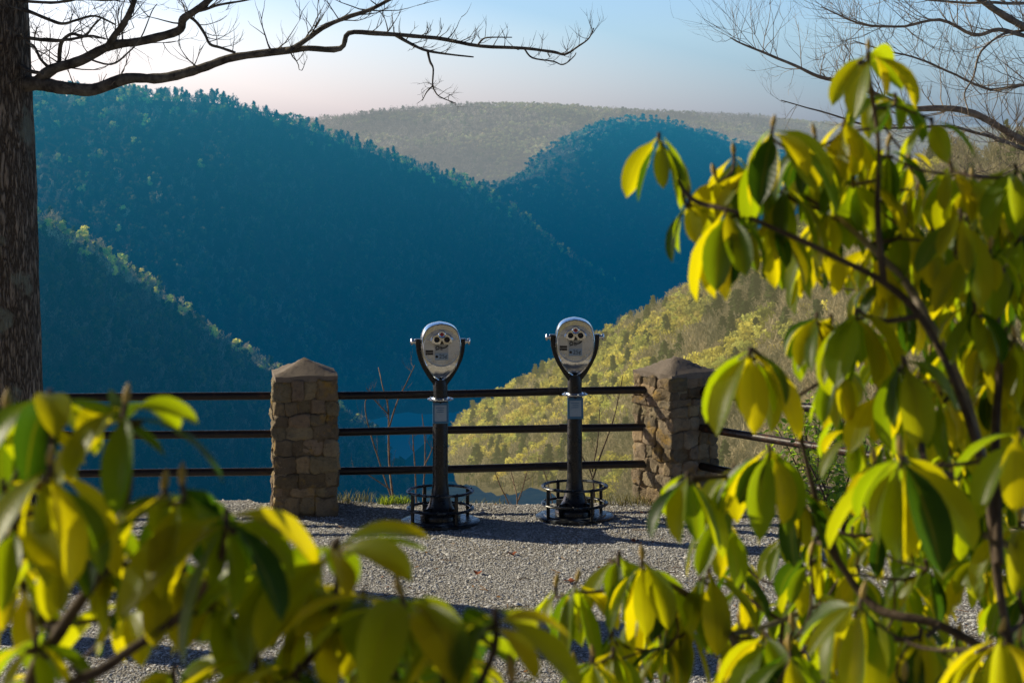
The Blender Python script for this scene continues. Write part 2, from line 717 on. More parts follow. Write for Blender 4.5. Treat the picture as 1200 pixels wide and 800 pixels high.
def proto_bare(r, n, q):
    """leafless crown: fine upward twigs fanning from a few limbs"""
    nl = max(4, n // 16)
    az = r.uniform(0, 2 * np.pi, nl)
    rad = r.uniform(.03, .3, nl)
    tip = np.stack([np.cos(az) * rad, np.sin(az) * rad, r.uniform(.5, .95, nl) - rad * .6], 1)
    li = r.integers(0, nl, n)
    base = np.array([0, 0, .25])
    tt = r.uniform(.35, 1.05, n)[:, None]
    c = base + (tip[li] - base) * tt + r.normal(size=(n, 3)) * .05
    d = (tip[li] - base) + r.normal(size=(n, 3)) * .22
    d /= np.linalg.norm(d, axis=1)[:, None]
    v = np.cross(d, rand_unit(n, r))
    v /= np.linalg.norm(v, axis=1)[:, None] + 1e-6
    s = np.stack([r.uniform(.05, .11, n), np.full(n, q)], 1)
    V, Q = quads_from(c, d, v, s)
    return V, Q, np.repeat(r.uniform(.7, 1.25, n), 4)


def proto_pine(r, n, q):
    z = r.random(n) ** .75
    z = .15 + .85 * z
    rad = .21 * (1.02 - z) ** .8 * (.55 + .45 * r.random(n)) * (1 + .25 * np.sin(z * 42))
    az = r.uniform(0, 2 * np.pi, n)
    c = np.stack([np.cos(az) * rad, np.sin(az) * rad, z], 1)
    u = np.stack([np.cos(az), np.sin(az), r.uniform(-.7, .1, n)], 1) + r.normal(size=(n, 3)) * .25
    u /= np.linalg.norm(u, axis=1)[:, None]
    v = np.cross(u, rand_unit(n, r))
    v /= np.linalg.norm(v, axis=1)[:, None] + 1e-6
    s = np.stack([r.uniform(.8, 1.6, n), r.uniform(.4, .8, n)], 1) * q
    V, Q = quads_from(c, u, v, s)
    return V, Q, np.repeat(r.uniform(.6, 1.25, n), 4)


def merge(parts):
    V, Q, S, b = [], [], [], 0
    for v, q, s in parts:
        V.append(v)
        Q.append(q + b)
        S.append(s)
        b += len(v)
    return np.concatenate(V), np.concatenate(Q), np.concatenate(S)


def make_protos(n, seed, with_trunk=True):
    r = np.random.default_rng(seed)
    k = (200.0 / n) ** .5
    out = {}
    for kind, fn, q, nn in (('bud', proto_bud, .034 * k, n), ('bare', proto_bare, .0085 * max(1, k * .9), int(n * 1.1)), ('pine', proto_pine, .038 * k, n)):
        L = []
        for j in range(4):
            ps = [fn(r, nn, q)]
            if with_trunk:
                tv, tq = trunk_arr(.6, .016)
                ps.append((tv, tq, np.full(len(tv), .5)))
            L.append(merge(ps))
        out[kind] = L
    return out


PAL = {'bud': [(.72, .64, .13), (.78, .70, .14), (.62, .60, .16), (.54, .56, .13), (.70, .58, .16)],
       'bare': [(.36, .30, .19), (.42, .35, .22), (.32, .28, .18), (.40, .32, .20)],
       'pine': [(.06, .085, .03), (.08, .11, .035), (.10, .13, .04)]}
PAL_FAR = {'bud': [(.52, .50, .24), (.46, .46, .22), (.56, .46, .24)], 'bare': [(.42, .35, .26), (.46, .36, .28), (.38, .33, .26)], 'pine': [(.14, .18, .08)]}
PAL_SHADE = {'bud': [(.15, .14, .07), (.13, .125, .06)], 'bare': [(.13, .11, .09), (.20, .165, .13), (.10, .09, .075)], 'pine': [(.07, .09, .045), (.085, .10, .05)]}  # darker tree colours, shade painted into the tints


def forest(name, pts, protos, heights, kinds, mat, label, pal=None, wide=1.0):
    """one mass of far woodland"""
    pal = pal or PAL
    r = np.random.default_rng(len(pts))
    groups = {}
    for i, k in enumerate(kinds):
        groups.setdefault((k, int(r.integers(0, 4))), []).append(i)
    Vs, Qs, Ts, b = [], [], [], 0
    for (k, j), idx in groups.items():
        pv, pq, ps = protos[k][j]
        idx = np.array(idx)
        n = len(idx)
        a = r.uniform(0, 2 * np.pi, n)
        s = heights[idx]
        wd = s * wide * r.uniform(.85, 1.2, n)
        ca, sa = np.cos(a), np.sin(a)
        X = (pv[None, :, 0] * ca[:, None] - pv[None, :, 1] * sa[:, None]) * wd[:, None]
        Y = (pv[None, :, 0] * sa[:, None] + pv[None, :, 1] * ca[:, None]) * wd[:, None]
        Z = pv[None, :, 2] * s[:, None]
        V = np.stack([X, Y, Z], 2) + pts[idx][:, None, :]
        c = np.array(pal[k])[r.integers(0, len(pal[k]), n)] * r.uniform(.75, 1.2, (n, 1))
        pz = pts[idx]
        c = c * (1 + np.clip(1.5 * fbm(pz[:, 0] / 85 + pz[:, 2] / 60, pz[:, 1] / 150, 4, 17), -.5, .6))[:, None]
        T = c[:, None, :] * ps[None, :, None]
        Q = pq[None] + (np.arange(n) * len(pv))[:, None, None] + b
        Vs.append(V.reshape(-1, 3))
        Ts.append(T.reshape(-1, 3))
        Qs.append(Q.reshape(-1, 4))
        b += n * len(pv)
    me = fast_mesh(name, np.concatenate(Vs), np.concatenate(Qs), mat, tint=np.concatenate(Ts))
    o = link(name, me)
    tag(o, label, 'forest', kind='stuff')
    return o


# ------------------------------------------------------------------ hills: lofted slopes
def resample(poly, n, smooth=True):
    pts = np.array([P(*p) for p in poly])
    d = np.concatenate([[0], np.cumsum(np.linalg.norm(np.diff(pts[:, :2], axis=0), axis=1))])
    u = np.linspace(0, d[-1], n)
    return np.stack([np.interp(u, d, pts[:, i]) for i in range(3)], 1)


def hill(name, rows, nu, nv, mat, amp, nscale, back=(0, 500, -160), seed=0, gully=0.0):
    R = [resample(r, nu) for r in rows]
    # soften the rows along their length
    for r in R:
        for _ in range(2):
            r[1:-1] = (r[:-2] + 2 * r[1:-1] + r[2:]) / 4
    tv = np.linspace(0, len(R) - 1, nv)
    G = []
    for t in tv:
        i = min(int(t), len(R) - 2)
        f = t - i
        G.append(R[i] * (1 - f) + R[i + 1] * f)
    G = np.array(G)                       # nv, nu, 3 ; row 0 = crest
    nz = fbm(G[..., 0] / nscale, G[..., 1] / nscale, 5, seed)
    G[..., 2] += amp * nz * np.linspace(.35, 1, nv)[:, None]
    if gully:
        U = np.linspace(0, 1, nu)[None, :] * np.ones((nv, 1))
        g = fbm(U * 14 + .6 * nz, np.linspace(0, 1.2, nv)[:, None] * np.ones((1, nu)), 3, seed + 9)
        G[..., 1] += gully * g
    bk = G[0][None] + np.array(back)[None, None, :]
    bk2 = G[0][None] + np.array(back)[None, None, :] * np.array([1, .25, .12])
    full = np.concatenate([bk, bk2, G], 0)
    n0, n1 = full.shape[:2]
    idx = np.arange(n0 * n1).reshape(n0, n1)
    Q = np.stack([idx[:-1, :-1], idx[1:, :-1], idx[1:, 1:], idx[:-1, 1:]], -1).reshape(-1, 4)
    me = fast_mesh(name, full.reshape(-1, 3), Q, mat, smooth=True)
    o = link(name, me)
    tag(o, kind='structure')
    return o, full


def scatter(full, spacing, r, rows=None):
    """random points over a lofted sheet, one per spacing^2"""
    A = full[:-1, :-1]
    B = full[1:, :-1]
    C = full[1:, 1:]
    D = full[:-1, 1:]
    ar = np.linalg.norm(np.cross(C - A, D - B), axis=2) / 2
    if rows is not None:
        mk = np.zeros_like(ar)
        mk[rows[0]:rows[1]] = 1
        ar = ar * mk
    n = int(ar.sum() / spacing ** 2)
    p = (ar / ar.sum()).ravel()
    k = r.choice(len(p), n, p=p)
    i, j = k // ar.shape[1], k % ar.shape[1]
    u, v = r.random((n, 1)), r.random((n, 1))
    pts = (A[i, j] * (1 - u) + B[i, j] * u) * (1 - v) + (D[i, j] * (1 - u) + C[i, j] * u) * v
    return pts, i


def proj(pts):
    return 600 + pts[:, 0] * F / pts[:, 1], HY - (pts[:, 2] - CH) * F / pts[:, 1]


def pick(r, n, mixd):
    ks = list(mixd)
    return np.array(r.choice(ks, n, p=np.array(list(mixd.values())) / sum(mixd.values())))


HAZE_SHADE = ((.001, .115, .250), (.036, .300, .475))  # painted haze glow for shaded slopes: low tone, high tone
HAZE_LIT = (.325, .375, .40)  # painted haze glow for the sunlit far hill

# far lit hill
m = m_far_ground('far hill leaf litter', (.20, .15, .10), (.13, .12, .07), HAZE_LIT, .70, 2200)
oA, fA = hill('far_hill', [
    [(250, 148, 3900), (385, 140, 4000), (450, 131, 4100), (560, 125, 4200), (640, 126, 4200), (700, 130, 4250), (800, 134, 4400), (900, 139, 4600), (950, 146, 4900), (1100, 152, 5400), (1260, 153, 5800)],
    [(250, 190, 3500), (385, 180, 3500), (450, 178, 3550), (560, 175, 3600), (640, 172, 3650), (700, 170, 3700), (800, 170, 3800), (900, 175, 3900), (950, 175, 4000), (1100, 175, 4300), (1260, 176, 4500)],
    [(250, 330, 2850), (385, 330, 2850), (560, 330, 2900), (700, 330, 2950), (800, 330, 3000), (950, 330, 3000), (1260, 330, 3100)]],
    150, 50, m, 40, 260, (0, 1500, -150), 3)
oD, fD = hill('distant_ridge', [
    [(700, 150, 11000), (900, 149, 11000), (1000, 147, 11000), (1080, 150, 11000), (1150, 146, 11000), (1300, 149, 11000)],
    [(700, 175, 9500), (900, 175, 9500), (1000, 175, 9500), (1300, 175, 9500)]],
    60, 10, m_far_ground('distant ridge woods', (.12, .13, .10), (.10, .11, .08), (.33, .45, .56), .85, 3000), 40, 900, (0, 2500, -200), 4)  # pale blue haze glow painted into the ridge
# added shoulder, shaped to stand in for the shadow across the far hill
mB = m_far_ground('shadow shoulder ground', (.10, .08, .06), (.06, .06, .04), HAZE_SHADE, .80, 2800)
oB, fB = hill('shadow_shoulder', [
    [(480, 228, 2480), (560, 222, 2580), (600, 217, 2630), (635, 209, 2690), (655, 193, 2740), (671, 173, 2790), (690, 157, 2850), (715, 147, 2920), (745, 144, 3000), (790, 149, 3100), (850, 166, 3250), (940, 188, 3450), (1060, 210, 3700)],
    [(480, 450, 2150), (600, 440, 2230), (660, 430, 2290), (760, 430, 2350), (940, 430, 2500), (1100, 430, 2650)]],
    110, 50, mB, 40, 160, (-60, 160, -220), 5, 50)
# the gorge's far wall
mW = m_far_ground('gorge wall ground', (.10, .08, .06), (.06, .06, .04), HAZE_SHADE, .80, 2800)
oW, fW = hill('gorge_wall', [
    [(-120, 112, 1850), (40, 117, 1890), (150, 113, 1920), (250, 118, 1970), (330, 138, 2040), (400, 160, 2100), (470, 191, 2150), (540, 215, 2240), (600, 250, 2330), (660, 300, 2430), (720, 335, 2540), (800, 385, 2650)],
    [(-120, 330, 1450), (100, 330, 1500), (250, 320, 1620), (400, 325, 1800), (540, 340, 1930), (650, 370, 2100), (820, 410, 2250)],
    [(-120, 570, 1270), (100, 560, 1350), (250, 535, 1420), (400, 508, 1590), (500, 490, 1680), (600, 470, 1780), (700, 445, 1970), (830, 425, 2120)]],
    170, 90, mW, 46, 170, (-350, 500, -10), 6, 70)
# the nearer spur on the left
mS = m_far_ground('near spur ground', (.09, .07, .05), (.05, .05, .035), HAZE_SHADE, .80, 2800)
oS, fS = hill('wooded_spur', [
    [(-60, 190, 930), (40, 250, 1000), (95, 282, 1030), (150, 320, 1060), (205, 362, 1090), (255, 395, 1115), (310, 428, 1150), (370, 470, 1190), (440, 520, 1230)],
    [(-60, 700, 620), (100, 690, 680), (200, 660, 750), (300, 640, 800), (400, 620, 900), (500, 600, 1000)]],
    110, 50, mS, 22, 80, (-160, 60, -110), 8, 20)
# the sunlit near side
mR = m_far_ground('sunlit bank leaf litter', (.17, .14, .085), (.09, .075, .04), (.42, .40, .22), .44, 900, .12)  # warm sunlit haze painted into the bank as glow
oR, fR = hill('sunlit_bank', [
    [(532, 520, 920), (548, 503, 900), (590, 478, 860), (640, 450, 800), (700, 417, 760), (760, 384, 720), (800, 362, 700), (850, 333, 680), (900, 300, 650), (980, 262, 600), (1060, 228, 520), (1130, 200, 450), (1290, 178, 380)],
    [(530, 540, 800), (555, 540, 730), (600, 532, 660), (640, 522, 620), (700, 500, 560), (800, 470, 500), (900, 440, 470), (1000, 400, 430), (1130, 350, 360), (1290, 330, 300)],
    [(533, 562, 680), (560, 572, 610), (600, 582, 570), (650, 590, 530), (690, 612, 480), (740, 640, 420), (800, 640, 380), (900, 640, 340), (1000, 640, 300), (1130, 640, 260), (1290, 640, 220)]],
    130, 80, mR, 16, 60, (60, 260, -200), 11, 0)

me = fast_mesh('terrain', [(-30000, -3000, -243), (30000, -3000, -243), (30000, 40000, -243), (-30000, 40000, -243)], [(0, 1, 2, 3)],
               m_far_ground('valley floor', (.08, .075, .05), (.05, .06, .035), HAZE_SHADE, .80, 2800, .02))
tag(link('terrain', me), kind='structure')
rv = []
for px, Y, wd in ((300, 1330, 26), (380, 1400, 28), (430, 1480, 30), (452, 1560, 32), (462, 1640, 34), (520, 1720, 34), (600, 1800, 34), (700, 1950, 34)):
    q = P(px, 0, Y)
    rv += [(q.x - wd, Y, -240.5), (q.x + wd, Y - 12, -240.5)]
tag(link('river', fast_mesh('river', rv, [(2 * i, 2 * i + 1, 2 * i + 3, 2 * i + 2) for i in range(7)], m_water())), kind='structure')

# woodland on the hills
r = np.random.default_rng(21)
pr_low = make_protos(16, 1, False)
pr_mid = make_protos(46, 2, False)
pr_hi = make_protos(190, 3)


def cull(pts, i, x0=-80, x1=1280, y0=60, y1=720):
    a, b = proj(pts)
    k = (a > x0) & (a < x1) & (b > y0) & (b < y1)
    return pts[k], i[k]


pts, ii = cull(*scatter(fA, 9.5, r, (1, 45)))
nb = fbm(pts[:, 0] / 120, pts[:, 1] / 160, 4, 40) + r.normal(size=len(pts)) * .10
kk = np.where(nb > .06, 'bud', 'bare')
kk = np.where(r.random(len(pts)) < .03, 'pine', kk)
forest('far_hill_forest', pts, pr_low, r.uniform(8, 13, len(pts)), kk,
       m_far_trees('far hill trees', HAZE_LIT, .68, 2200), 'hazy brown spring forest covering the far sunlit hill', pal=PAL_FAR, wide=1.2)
pts, ii = cull(*scatter(fB, 9, r, (1, 60)))
kk = pick(r, len(pts), {'bare': .6, 'bud': .25, 'pine': .15})
for d_ in (pr_low, PAL_SHADE):
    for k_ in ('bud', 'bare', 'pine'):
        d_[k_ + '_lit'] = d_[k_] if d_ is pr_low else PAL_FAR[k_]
kk = np.where(r.random(len(pts)) < np.clip(1.0 - (ii - 2) / 7, 0, .9), np.char.add(kk.astype(str), '_lit'), kk)  # paler tints painted on crest trees as sunlight
forest('shadow_shoulder_forest', pts, pr_low, r.uniform(9, 14, len(pts)), kk,
       m_far_trees('shoulder trees', HAZE_SHADE, .80, 2800), 'blue forest on the added shoulder standing in for shadow on the far hill', pal=PAL_SHADE, wide=1.2)
pts, ii = cull(*scatter(fW, 7.5, r, (1, 100)))
top = np.clip(1 - ii / 14, 0, 1)
for d_ in (pr_mid, PAL_SHADE):
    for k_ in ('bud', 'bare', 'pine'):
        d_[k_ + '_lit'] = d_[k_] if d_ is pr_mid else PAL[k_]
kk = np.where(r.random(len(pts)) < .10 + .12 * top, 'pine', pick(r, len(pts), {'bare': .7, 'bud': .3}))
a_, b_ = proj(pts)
lit = np.clip(1.1 - ii / 9, 0, 1) + np.clip((260 - a_) / 260, 0, 1) * np.clip((300 - b_) / 220, 0, .5)  # where sunlight is painted as paler tints: crest and upper left
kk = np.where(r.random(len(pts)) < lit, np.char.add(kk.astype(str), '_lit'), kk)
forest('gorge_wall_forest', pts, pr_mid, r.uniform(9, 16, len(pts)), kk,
       m_far_trees('gorge wall trees', HAZE_SHADE, .80, 2800), 'dark blue shaded forest over the steep gorge wall', pal=PAL_SHADE, wide=1.05)
pts, ii = cull(*scatter(fS, 5.5, r, (1, 60)))
kk = pick(r, len(pts), {'bare': .68, 'bud': .22, 'pine': .10})
kk = np.where(ii < 7, np.char.add(kk.astype(str), '_lit'), kk)  # spur crest trees take the painted sunlit tints
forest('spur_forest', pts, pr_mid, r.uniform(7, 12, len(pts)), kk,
       m_far_trees('spur trees', HAZE_SHADE, .80, 2800), 'shaded woods on the nearer spur with brown sunlit crest', pal=PAL_SHADE, wide=1.05)

# the sunlit bank: nearest trees stand as things, the rest is one mass
pts, ii = cull(*scatter(fR, 3.5, r, (2, 100)), x0=440, x1=1260)
keep = []
cell = {}
for q in r.permutation(len(pts)):
    p = pts[q]
    key = (int(p[0] // 2.6), int(p[1] // 2.6))
    if key in cell:
        continue
    cell[key] = 1
    keep.append(q)
pts = pts[np.array(keep)]
a, b = proj(pts)
order = np.argsort(pts[:, 1])
pts = pts[order]
a, b = a[order], b[order]
# what shows largest: not below the gravel edge, in frame
vis = (b < 600) & (a > 520) & (a < 1210)
near = np.where(vis)[0][:150]
rest = np.setdiff1d(np.arange(len(pts)), near)
band = fbm(pts[:, 0] / 26, pts[:, 1] / 26, 3, 77)
kind_all = np.where(r.random(len(pts)) < .075, 'pine', np.where(band + r.normal(size=len(pts)) * .12 > -.06 + np.clip((a - 720) / 900, 0, .28) + np.clip((b - 500) / 400, 0, .2), 'bud', 'bare'))
low = b > 540
kind_all = np.where(low & (kind_all == 'bud') & (r.random(len(pts)) < .3), 'bare', kind_all)
hts = r.uniform(6.5, 11.5, len(pts)) * np.where(kind_all == 'pine', 1.15, 1.0)
mRT = m_far_trees('sunlit bank trees', (.46, .43, .22), .44, 900, .5)  # warm haze glow painted into the tree colour
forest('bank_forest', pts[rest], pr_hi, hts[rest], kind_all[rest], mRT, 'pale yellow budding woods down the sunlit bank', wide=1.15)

pr_obj = make_protos(520, 5, False)
bark_far = m_far_trees('bank tree bark', (.52, .43, .20), .46, 900, 0.0)  # same warm painted haze on the trunks
INFO = {'bud': ('budding_tree', 'pale yellow budding tree on the sunlit bank beyond the railing', 'budding trees on the sunlit bank', 'tree'),
        'bare': ('bare_tree', 'leafless brown tree on the sunlit bank beyond the railing', 'bare trees on the sunlit bank', 'tree'),
        'pine': ('pine_tree', 'dark green conifer among the pale trees of the sunlit bank', 'conifers on the sunlit bank', 'tree')}
first = {}
for i in near:
    k = str(kind_all[i])
    j = int(r.integers(0, 4))
    c = int(r.integers(0, 2))
    key = (k, j, c)
    nm, lab, grp, cat = INFO[k]
    if key not in first:
        pv, pq, ps = pr_obj[k][j]
        colr = np.array(PAL[k][(j + 2 * c) % len(PAL[k])])
        root = empty(nm)
        V = pv * np.array([1.15, 1.15, 1])
        link('crown', fast_mesh('crown', V, pq, mRT, tint=colr[None] * ps[:, None]), root)
        mb = MB()
        tc = (.10, .085, .07)
        mb.tube([(0, 0, -.08), (.01, 0, .2), (0, .012, .45), (.01, 0, .78)], [.02, .016, .012, .003], 6, tint=tc)
        for q in range(6 if k != 'pine' else 0):
            w_ = q * 2.4 + j
            z0 = .28 + .07 * q
            mb.tube([(0, 0, z0), (.1 * math.cos(w_), .1 * math.sin(w_), z0 + .12), (.19 * math.cos(w_), .19 * math.sin(w_), z0 + .26)], [.008, .006, .002], 4, tint=tc)
        mb.build('trunk', bark_far, root)
        tag(root, lab, cat, grp)
        first[key] = root
        o = root
    else:
        o = copy_tree(first[key])
    o.location = pts[i]
    o.rotation_euler = (0, 0, float(r.uniform(0, 6.28)))
    h = float(hts[i])
    o.scale = (h * float(r.uniform(.9, 1.2)), h * float(r.uniform(.9, 1.2)), h)

# ------------------------------------------------------------------ the overlook ground
xs = np.concatenate([np.linspace(-60, -7, 24), np.linspace(-6.6, 6.6, 120), np.linspace(7, 60, 24)])
ys = np.concatenate([np.linspace(-40, 1, 12), np.linspace(1.5, 9, 26), np.linspace(9.2, 17, 90)])
Xg, Yg = np.meshgrid(xs, ys)
Zg = np.clip((8.6 - Yg) / 6.6, 0, 1)
Zg = 1.25 * Zg * Zg * (3 - 2 * Zg)
edge = 15.52 + .5 * fbm(Xg / 1.1, Xg * 0 + 3.3, 4, 5) + .035 * Xg
edge = np.where(Xg > 1.2, np.minimum(edge, 15.9 - (Xg - 1.2) * 1.15), edge)
edge = np.where(Xg > 3.2, np.minimum(edge, 13.4), edge)
over = np.clip(Yg - edge, 0, None)
Zg = Zg + .05 * fbm(Xg / .9, Yg / .9, 4, 8) - over * 1.3 - np.where(over > 0, .05, 0)
Zg += np.clip(1 - np.abs(Yg - edge) / .5, 0, 1) * .05 * (fbm(Xg / .35, Yg / .35, 3, 2) + .05)
rowN = []
for d, dz in ((3, -4.5), (10, -12), (40, -45), (150, -150), (260, -246)):
    rowN.append(np.stack([xs * (1 + d / 40), np.full_like(xs, 17 + d), np.full_like(xs, dz)], 1))
G = np.concatenate([np.stack([Xg, Yg, Zg], 2), np.array(rowN)], 0)
n0, n1 = G.shape[:2]
idx = np.arange(n0 * n1).reshape(n0, n1)
Q = np.stack([idx[:-1, :-1], idx[:-1, 1:], idx[1:, 1:], idx[1:, :-1]], -1).reshape(-1, 4)
og = link('ground', fast_mesh('ground', G.reshape(-1, 3), Q, M['ground'], smooth=True))
tag(og, kind='structure')


def ground_z(x, y):
    i = np.clip(np.searchsorted(xs, x) - 1, 0, len(xs) - 2)
    j = np.clip(np.searchsorted(ys, y) - 1, 0, len(ys) - 2)
    u = (x - xs[i]) / (xs[i + 1] - xs[i])
    v = (y - ys[j]) / (ys[j + 1] - ys[j])
    return (Zg[j, i] * (1 - u) + Zg[j, i + 1] * u) * (1 - v) + (Zg[j + 1, i] * (1 - u) + Zg[j + 1, i + 1] * u) * v


# unseen rise added behind the viewpoint to dim the sky fill and bounce light
xr = np.linspace(-90, 90, 60)
yr = np.linspace(-60, -7, 30)
XR, YR = np.meshgrid(xr, yr)
ZR = 1.2 + np.clip(-8 - YR, 0, 60) * .42 + 3.5 * fbm(XR / 6, YR / 6, 4, 31) * np.clip((-8 - YR) / 6, 0, 1)
idr = np.arange(XR.size).reshape(XR.shape)
QR = np.stack([idr[:-1, :-1], idr[:-1, 1:], idr[1:, 1:], idr[1:, :-1]], -1).reshape(-1, 4)
tag(link('added_rear_slope', fast_mesh('added_rear_slope', np.stack([XR, YR, ZR], 2).reshape(-1, 3), QR, m_bark('leaf litter slope', (.24, .21, .15), (.36, .32, .23), .1, False), smooth=True)), kind='structure')

# loose stones, one mass
r = np.random.default_rng(5)
N = 140000
gy = 9.3 + 6.6 * r.random(N) ** .9
gx = (r.random(N) * 2 - 1) * (gy * .275)
gz = ground_z(gx, gy)
e2 = 15.75 + .035 * gx
ok = gz > -.12
gx, gy, gz = gx[ok], gy[ok], gz[ok]
N = len(gx)
oct_ = np.array([(1, 0, 0), (0, 1, 0), (-1, 0, 0), (0, -1, 0), (0, 0, 1), (0, 0, -.4)], float)
of = np.array([(0, 1, 4), (1, 2, 4), (2, 3, 4), (3, 0, 4)])
sz = r.lognormal(math.log(.0056), .45, N)
sz = np.clip(sz, .0035, .026)
a = r.uniform(0, 6.28, N)
st = r.uniform(.6, 1.5, (N, 1, 3)) * np.array([1, .8, .52])
jit = r.normal(size=(N, 6, 3)) * .22
loc = (oct_[None] + jit) * st * sz[:, None, None]
ca, sa = np.cos(a)[:, None], np.sin(a)[:, None]
V = np.stack([loc[..., 0] * ca - loc[..., 1] * sa + gx[:, None], loc[..., 0] * sa + loc[..., 1] * ca + gy[:, None], loc[..., 2] + gz[:, None] + .002], 2)
patch = np.clip(fbm(gx / 1.3, gy / 1.3, 4, 61) * 3.2, 0, 1)
g = (np.clip(r.normal(.74, .17, N), .24, .95) * (1 - .28 * patch))[:, None] * np.array([1.0, .985, .96]) * (1 + r.normal(size=(N, 1)) * .03)
T = np.repeat(g, 6, 0)
Q = (of[None] + (np.arange(N) * 6)[:, None, None]).reshape(-1, 3)
tag(link('gravel', fast_mesh('gravel', V.reshape(-1, 3), Q, M['pebble'], tint=T)), 'loose grey gravel scattered over the overlook floor', 'gravel', kind='stuff')

# ------------------------------------------------------------------ stone pillars


def stone_pillar(px, pyc, Y, rz, label, seed, h_sh, wd=.47):
    rr = random.Random(seed)
    base = Vector(((px - 600) * Y / F, Y, 0))
    t = empty('stone_pillar', base, rz)
    tag(t, label, 'pillar', 'stone pillars of the overlook railing')
    mb = MB()
    hw = wd / 2
    mb.box((0, 0, h_sh / 2 - .1), (wd - .022, wd - .022, h_sh + .2 - .01), tint=(.62, .55, .45))

    def blob(c, d, tint):
        # a rough stone: subdivided box pushed round and roughened
        n = 8
        vs, fs = [], []
        ids = {}

        def vid(i, j, k):
            key = (i, j, k)
            if key not in ids:
                q = Vector((i / (n - 1) * 2 - 1, j / (n - 1) * 2 - 1, k / (n - 1) * 2 - 1))
                q2 = Vector(tuple(math.copysign(abs(x) ** .85, x) for x in q))
                m_ = (abs(q.x) ** 7 + abs(q.y) ** 7 + abs(q.z) ** 7) ** (1 / 7)
                q2 = q2 / m_ * 1.0 if m_ > 0 else q2
                pos = Vector((c[0] + q2.x * d[0] / 2, c[1] + q2.y * d[1] / 2, c[2] + q2.z * d[2] / 2))
                nn = mnoise.noise_vector(pos * 11 + Vector((seed, 0, 0))) * .017 + mnoise.noise_vector(pos * 30) * .010 + mnoise.noise_vector(pos * 75) * .006
                ids[key] = len(vs)
                vs.append(pos + nn)
            return ids[key]
        for ax in range(3):
            for sgn in (0, n - 1):
                for p in range(n - 1):
                    for q in range(n - 1):
                        quad = []
                        for dp, dq in ((0, 0), (1, 0), (1, 1), (0, 1)):
                            ijk = [0, 0, 0]
                            ijk[ax] = sgn
                            ijk[(ax + 1) % 3] = p + dp
                            ijk[(ax + 2) % 3] = q + dq
                            quad.append(vid(*ijk))
                        if sgn == 0:
                            quad.reverse()
                        fs.append(tuple(quad))
        mb.add(vs, fs, tint)

    z = -.06
    while z < h_sh - .03:
        hh = min(rr.uniform(.055, .135), h_sh - z)
        if h_sh - z - hh < .05:
            hh = h_sh - z
        for face in range(4):
            x = -hw
            while x < hw - .01:
                ww = rr.uniform(.07, .21)
                if hw - (x + ww) < .08:
                    ww = hw - x
                g = rr.choice((rr.uniform(.4, .7), rr.uniform(.7, 1.1), rr.uniform(1.0, 1.5)))
                tn = (g * rr.uniform(.95, 1.15), g, g * rr.uniform(.75, 1.0))
                dep = rr.uniform(.075, .10)
                c = Vector((x + ww / 2, -hw + dep / 2 - rr.uniform(-.012, .02), z + hh / 2 + rr.uniform(-.012, .012)))
                rot = Matrix.Rotation(face * math.pi / 2, 3, 'Z')
                cc = rot @ c
                dd = (ww + .006, dep, hh + .006) if face % 2 == 0 else (dep, ww + .006, hh + .006)
                blob(cc, dd, tn)
                x += ww
        z += hh
    sh = mb.build('shaft', M['stone'], t, True, 50)
    cb = MB()
    n = 9
    o = hw + .003
    # pyramid cap, slightly irregular
    vs, fs = [], []
    grid = 12
    for j in range(grid + 1):
        for i in range(grid + 1):
            x, y = (i / grid * 2 - 1), (j / grid * 2 - 1)
            k = max(abs(x), abs(y))
            zz = h_sh + .03 + (1 - k) * .105 + (1 - k) ** 2 * .01
            q = Vector((x * o, y * o, zz))
            nn = mnoise.noise_vector(q * 9 + Vector((seed * 3, 0, 0))) * .012 + mnoise.noise_vector(q * 30) * .004
            vs.append(q + nn)
    for j in range(grid):
        for i in range(grid):
            a_ = j * (grid + 1) + i
            fs.append((a_, a_ + 1, a_ + grid + 2, a_ + grid + 1))
    rim = [i for i in range(grid)] + [grid + (grid + 1) * j for j in range(grid)] + [(grid + 1) * grid + grid - i for i in range(grid)] + [(grid + 1) * (grid - j) for j in range(grid)]
    b0 = len(vs)
    for i in rim:
        q = vs[i]
        vs.append(Vector((q.x * .985, q.y * .985, h_sh - .012)))
    m_ = len(rim)
    for k in range(m_):
        k2 = (k + 1) % m_
        fs.append((rim[k2], rim[k], b0 + k, b0 + k2))
    fs.append(tuple(b0 + k for k in range(m_ - 1, -1, -1)))
    cb.add(vs, fs)
    cb.build('cap', M['cap'], t, True, 35)
    return t


pil1 = stone_pillar(357, 605, 15.1, math.radians(9), 'squarish stone pillar standing alone in shade left of both viewers', 3, 1.03)
pil2 = stone_pillar(791, 590, 15.5, math.radians(35.6), 'stone corner pillar with ochre sunlit face right of both viewers', 8, 1.0)

# ------------------------------------------------------------------ railings
RZ = (.88, .596, .30)


def railing(a, b, label, mats, sag=0.0, ext=0.0):
    a, b = Vector(a), Vector(b)
    t = empty('railing', a)
    tag(t, label, 'railing')
    for z, mt in zip(RZ, mats):
        mb = MB()
        n = 14
        pts = []
        for i in range(n + 1):
            f = i / n
            q = a.lerp(b, f) - a
            pts.append((q.x + .004 * math.sin(f * 9 + z * 7), q.y + .004 * math.cos(f * 7 + z), z + .004 * math.sin(f * 5 + z * 11)))
        mb.tube(pts, .0305, 14)
        # welded sleeve joints
        for f in (.33, .72):
            q = a.lerp(b, f) - a
            d = (b - a).normalized() * .035
            mb.tube([(q.x - d.x, q.y - d.y, z), (q.x + d.x, q.y + d.y, z)], .0335, 14)
        mb.build('rail', mt, t)
    return t


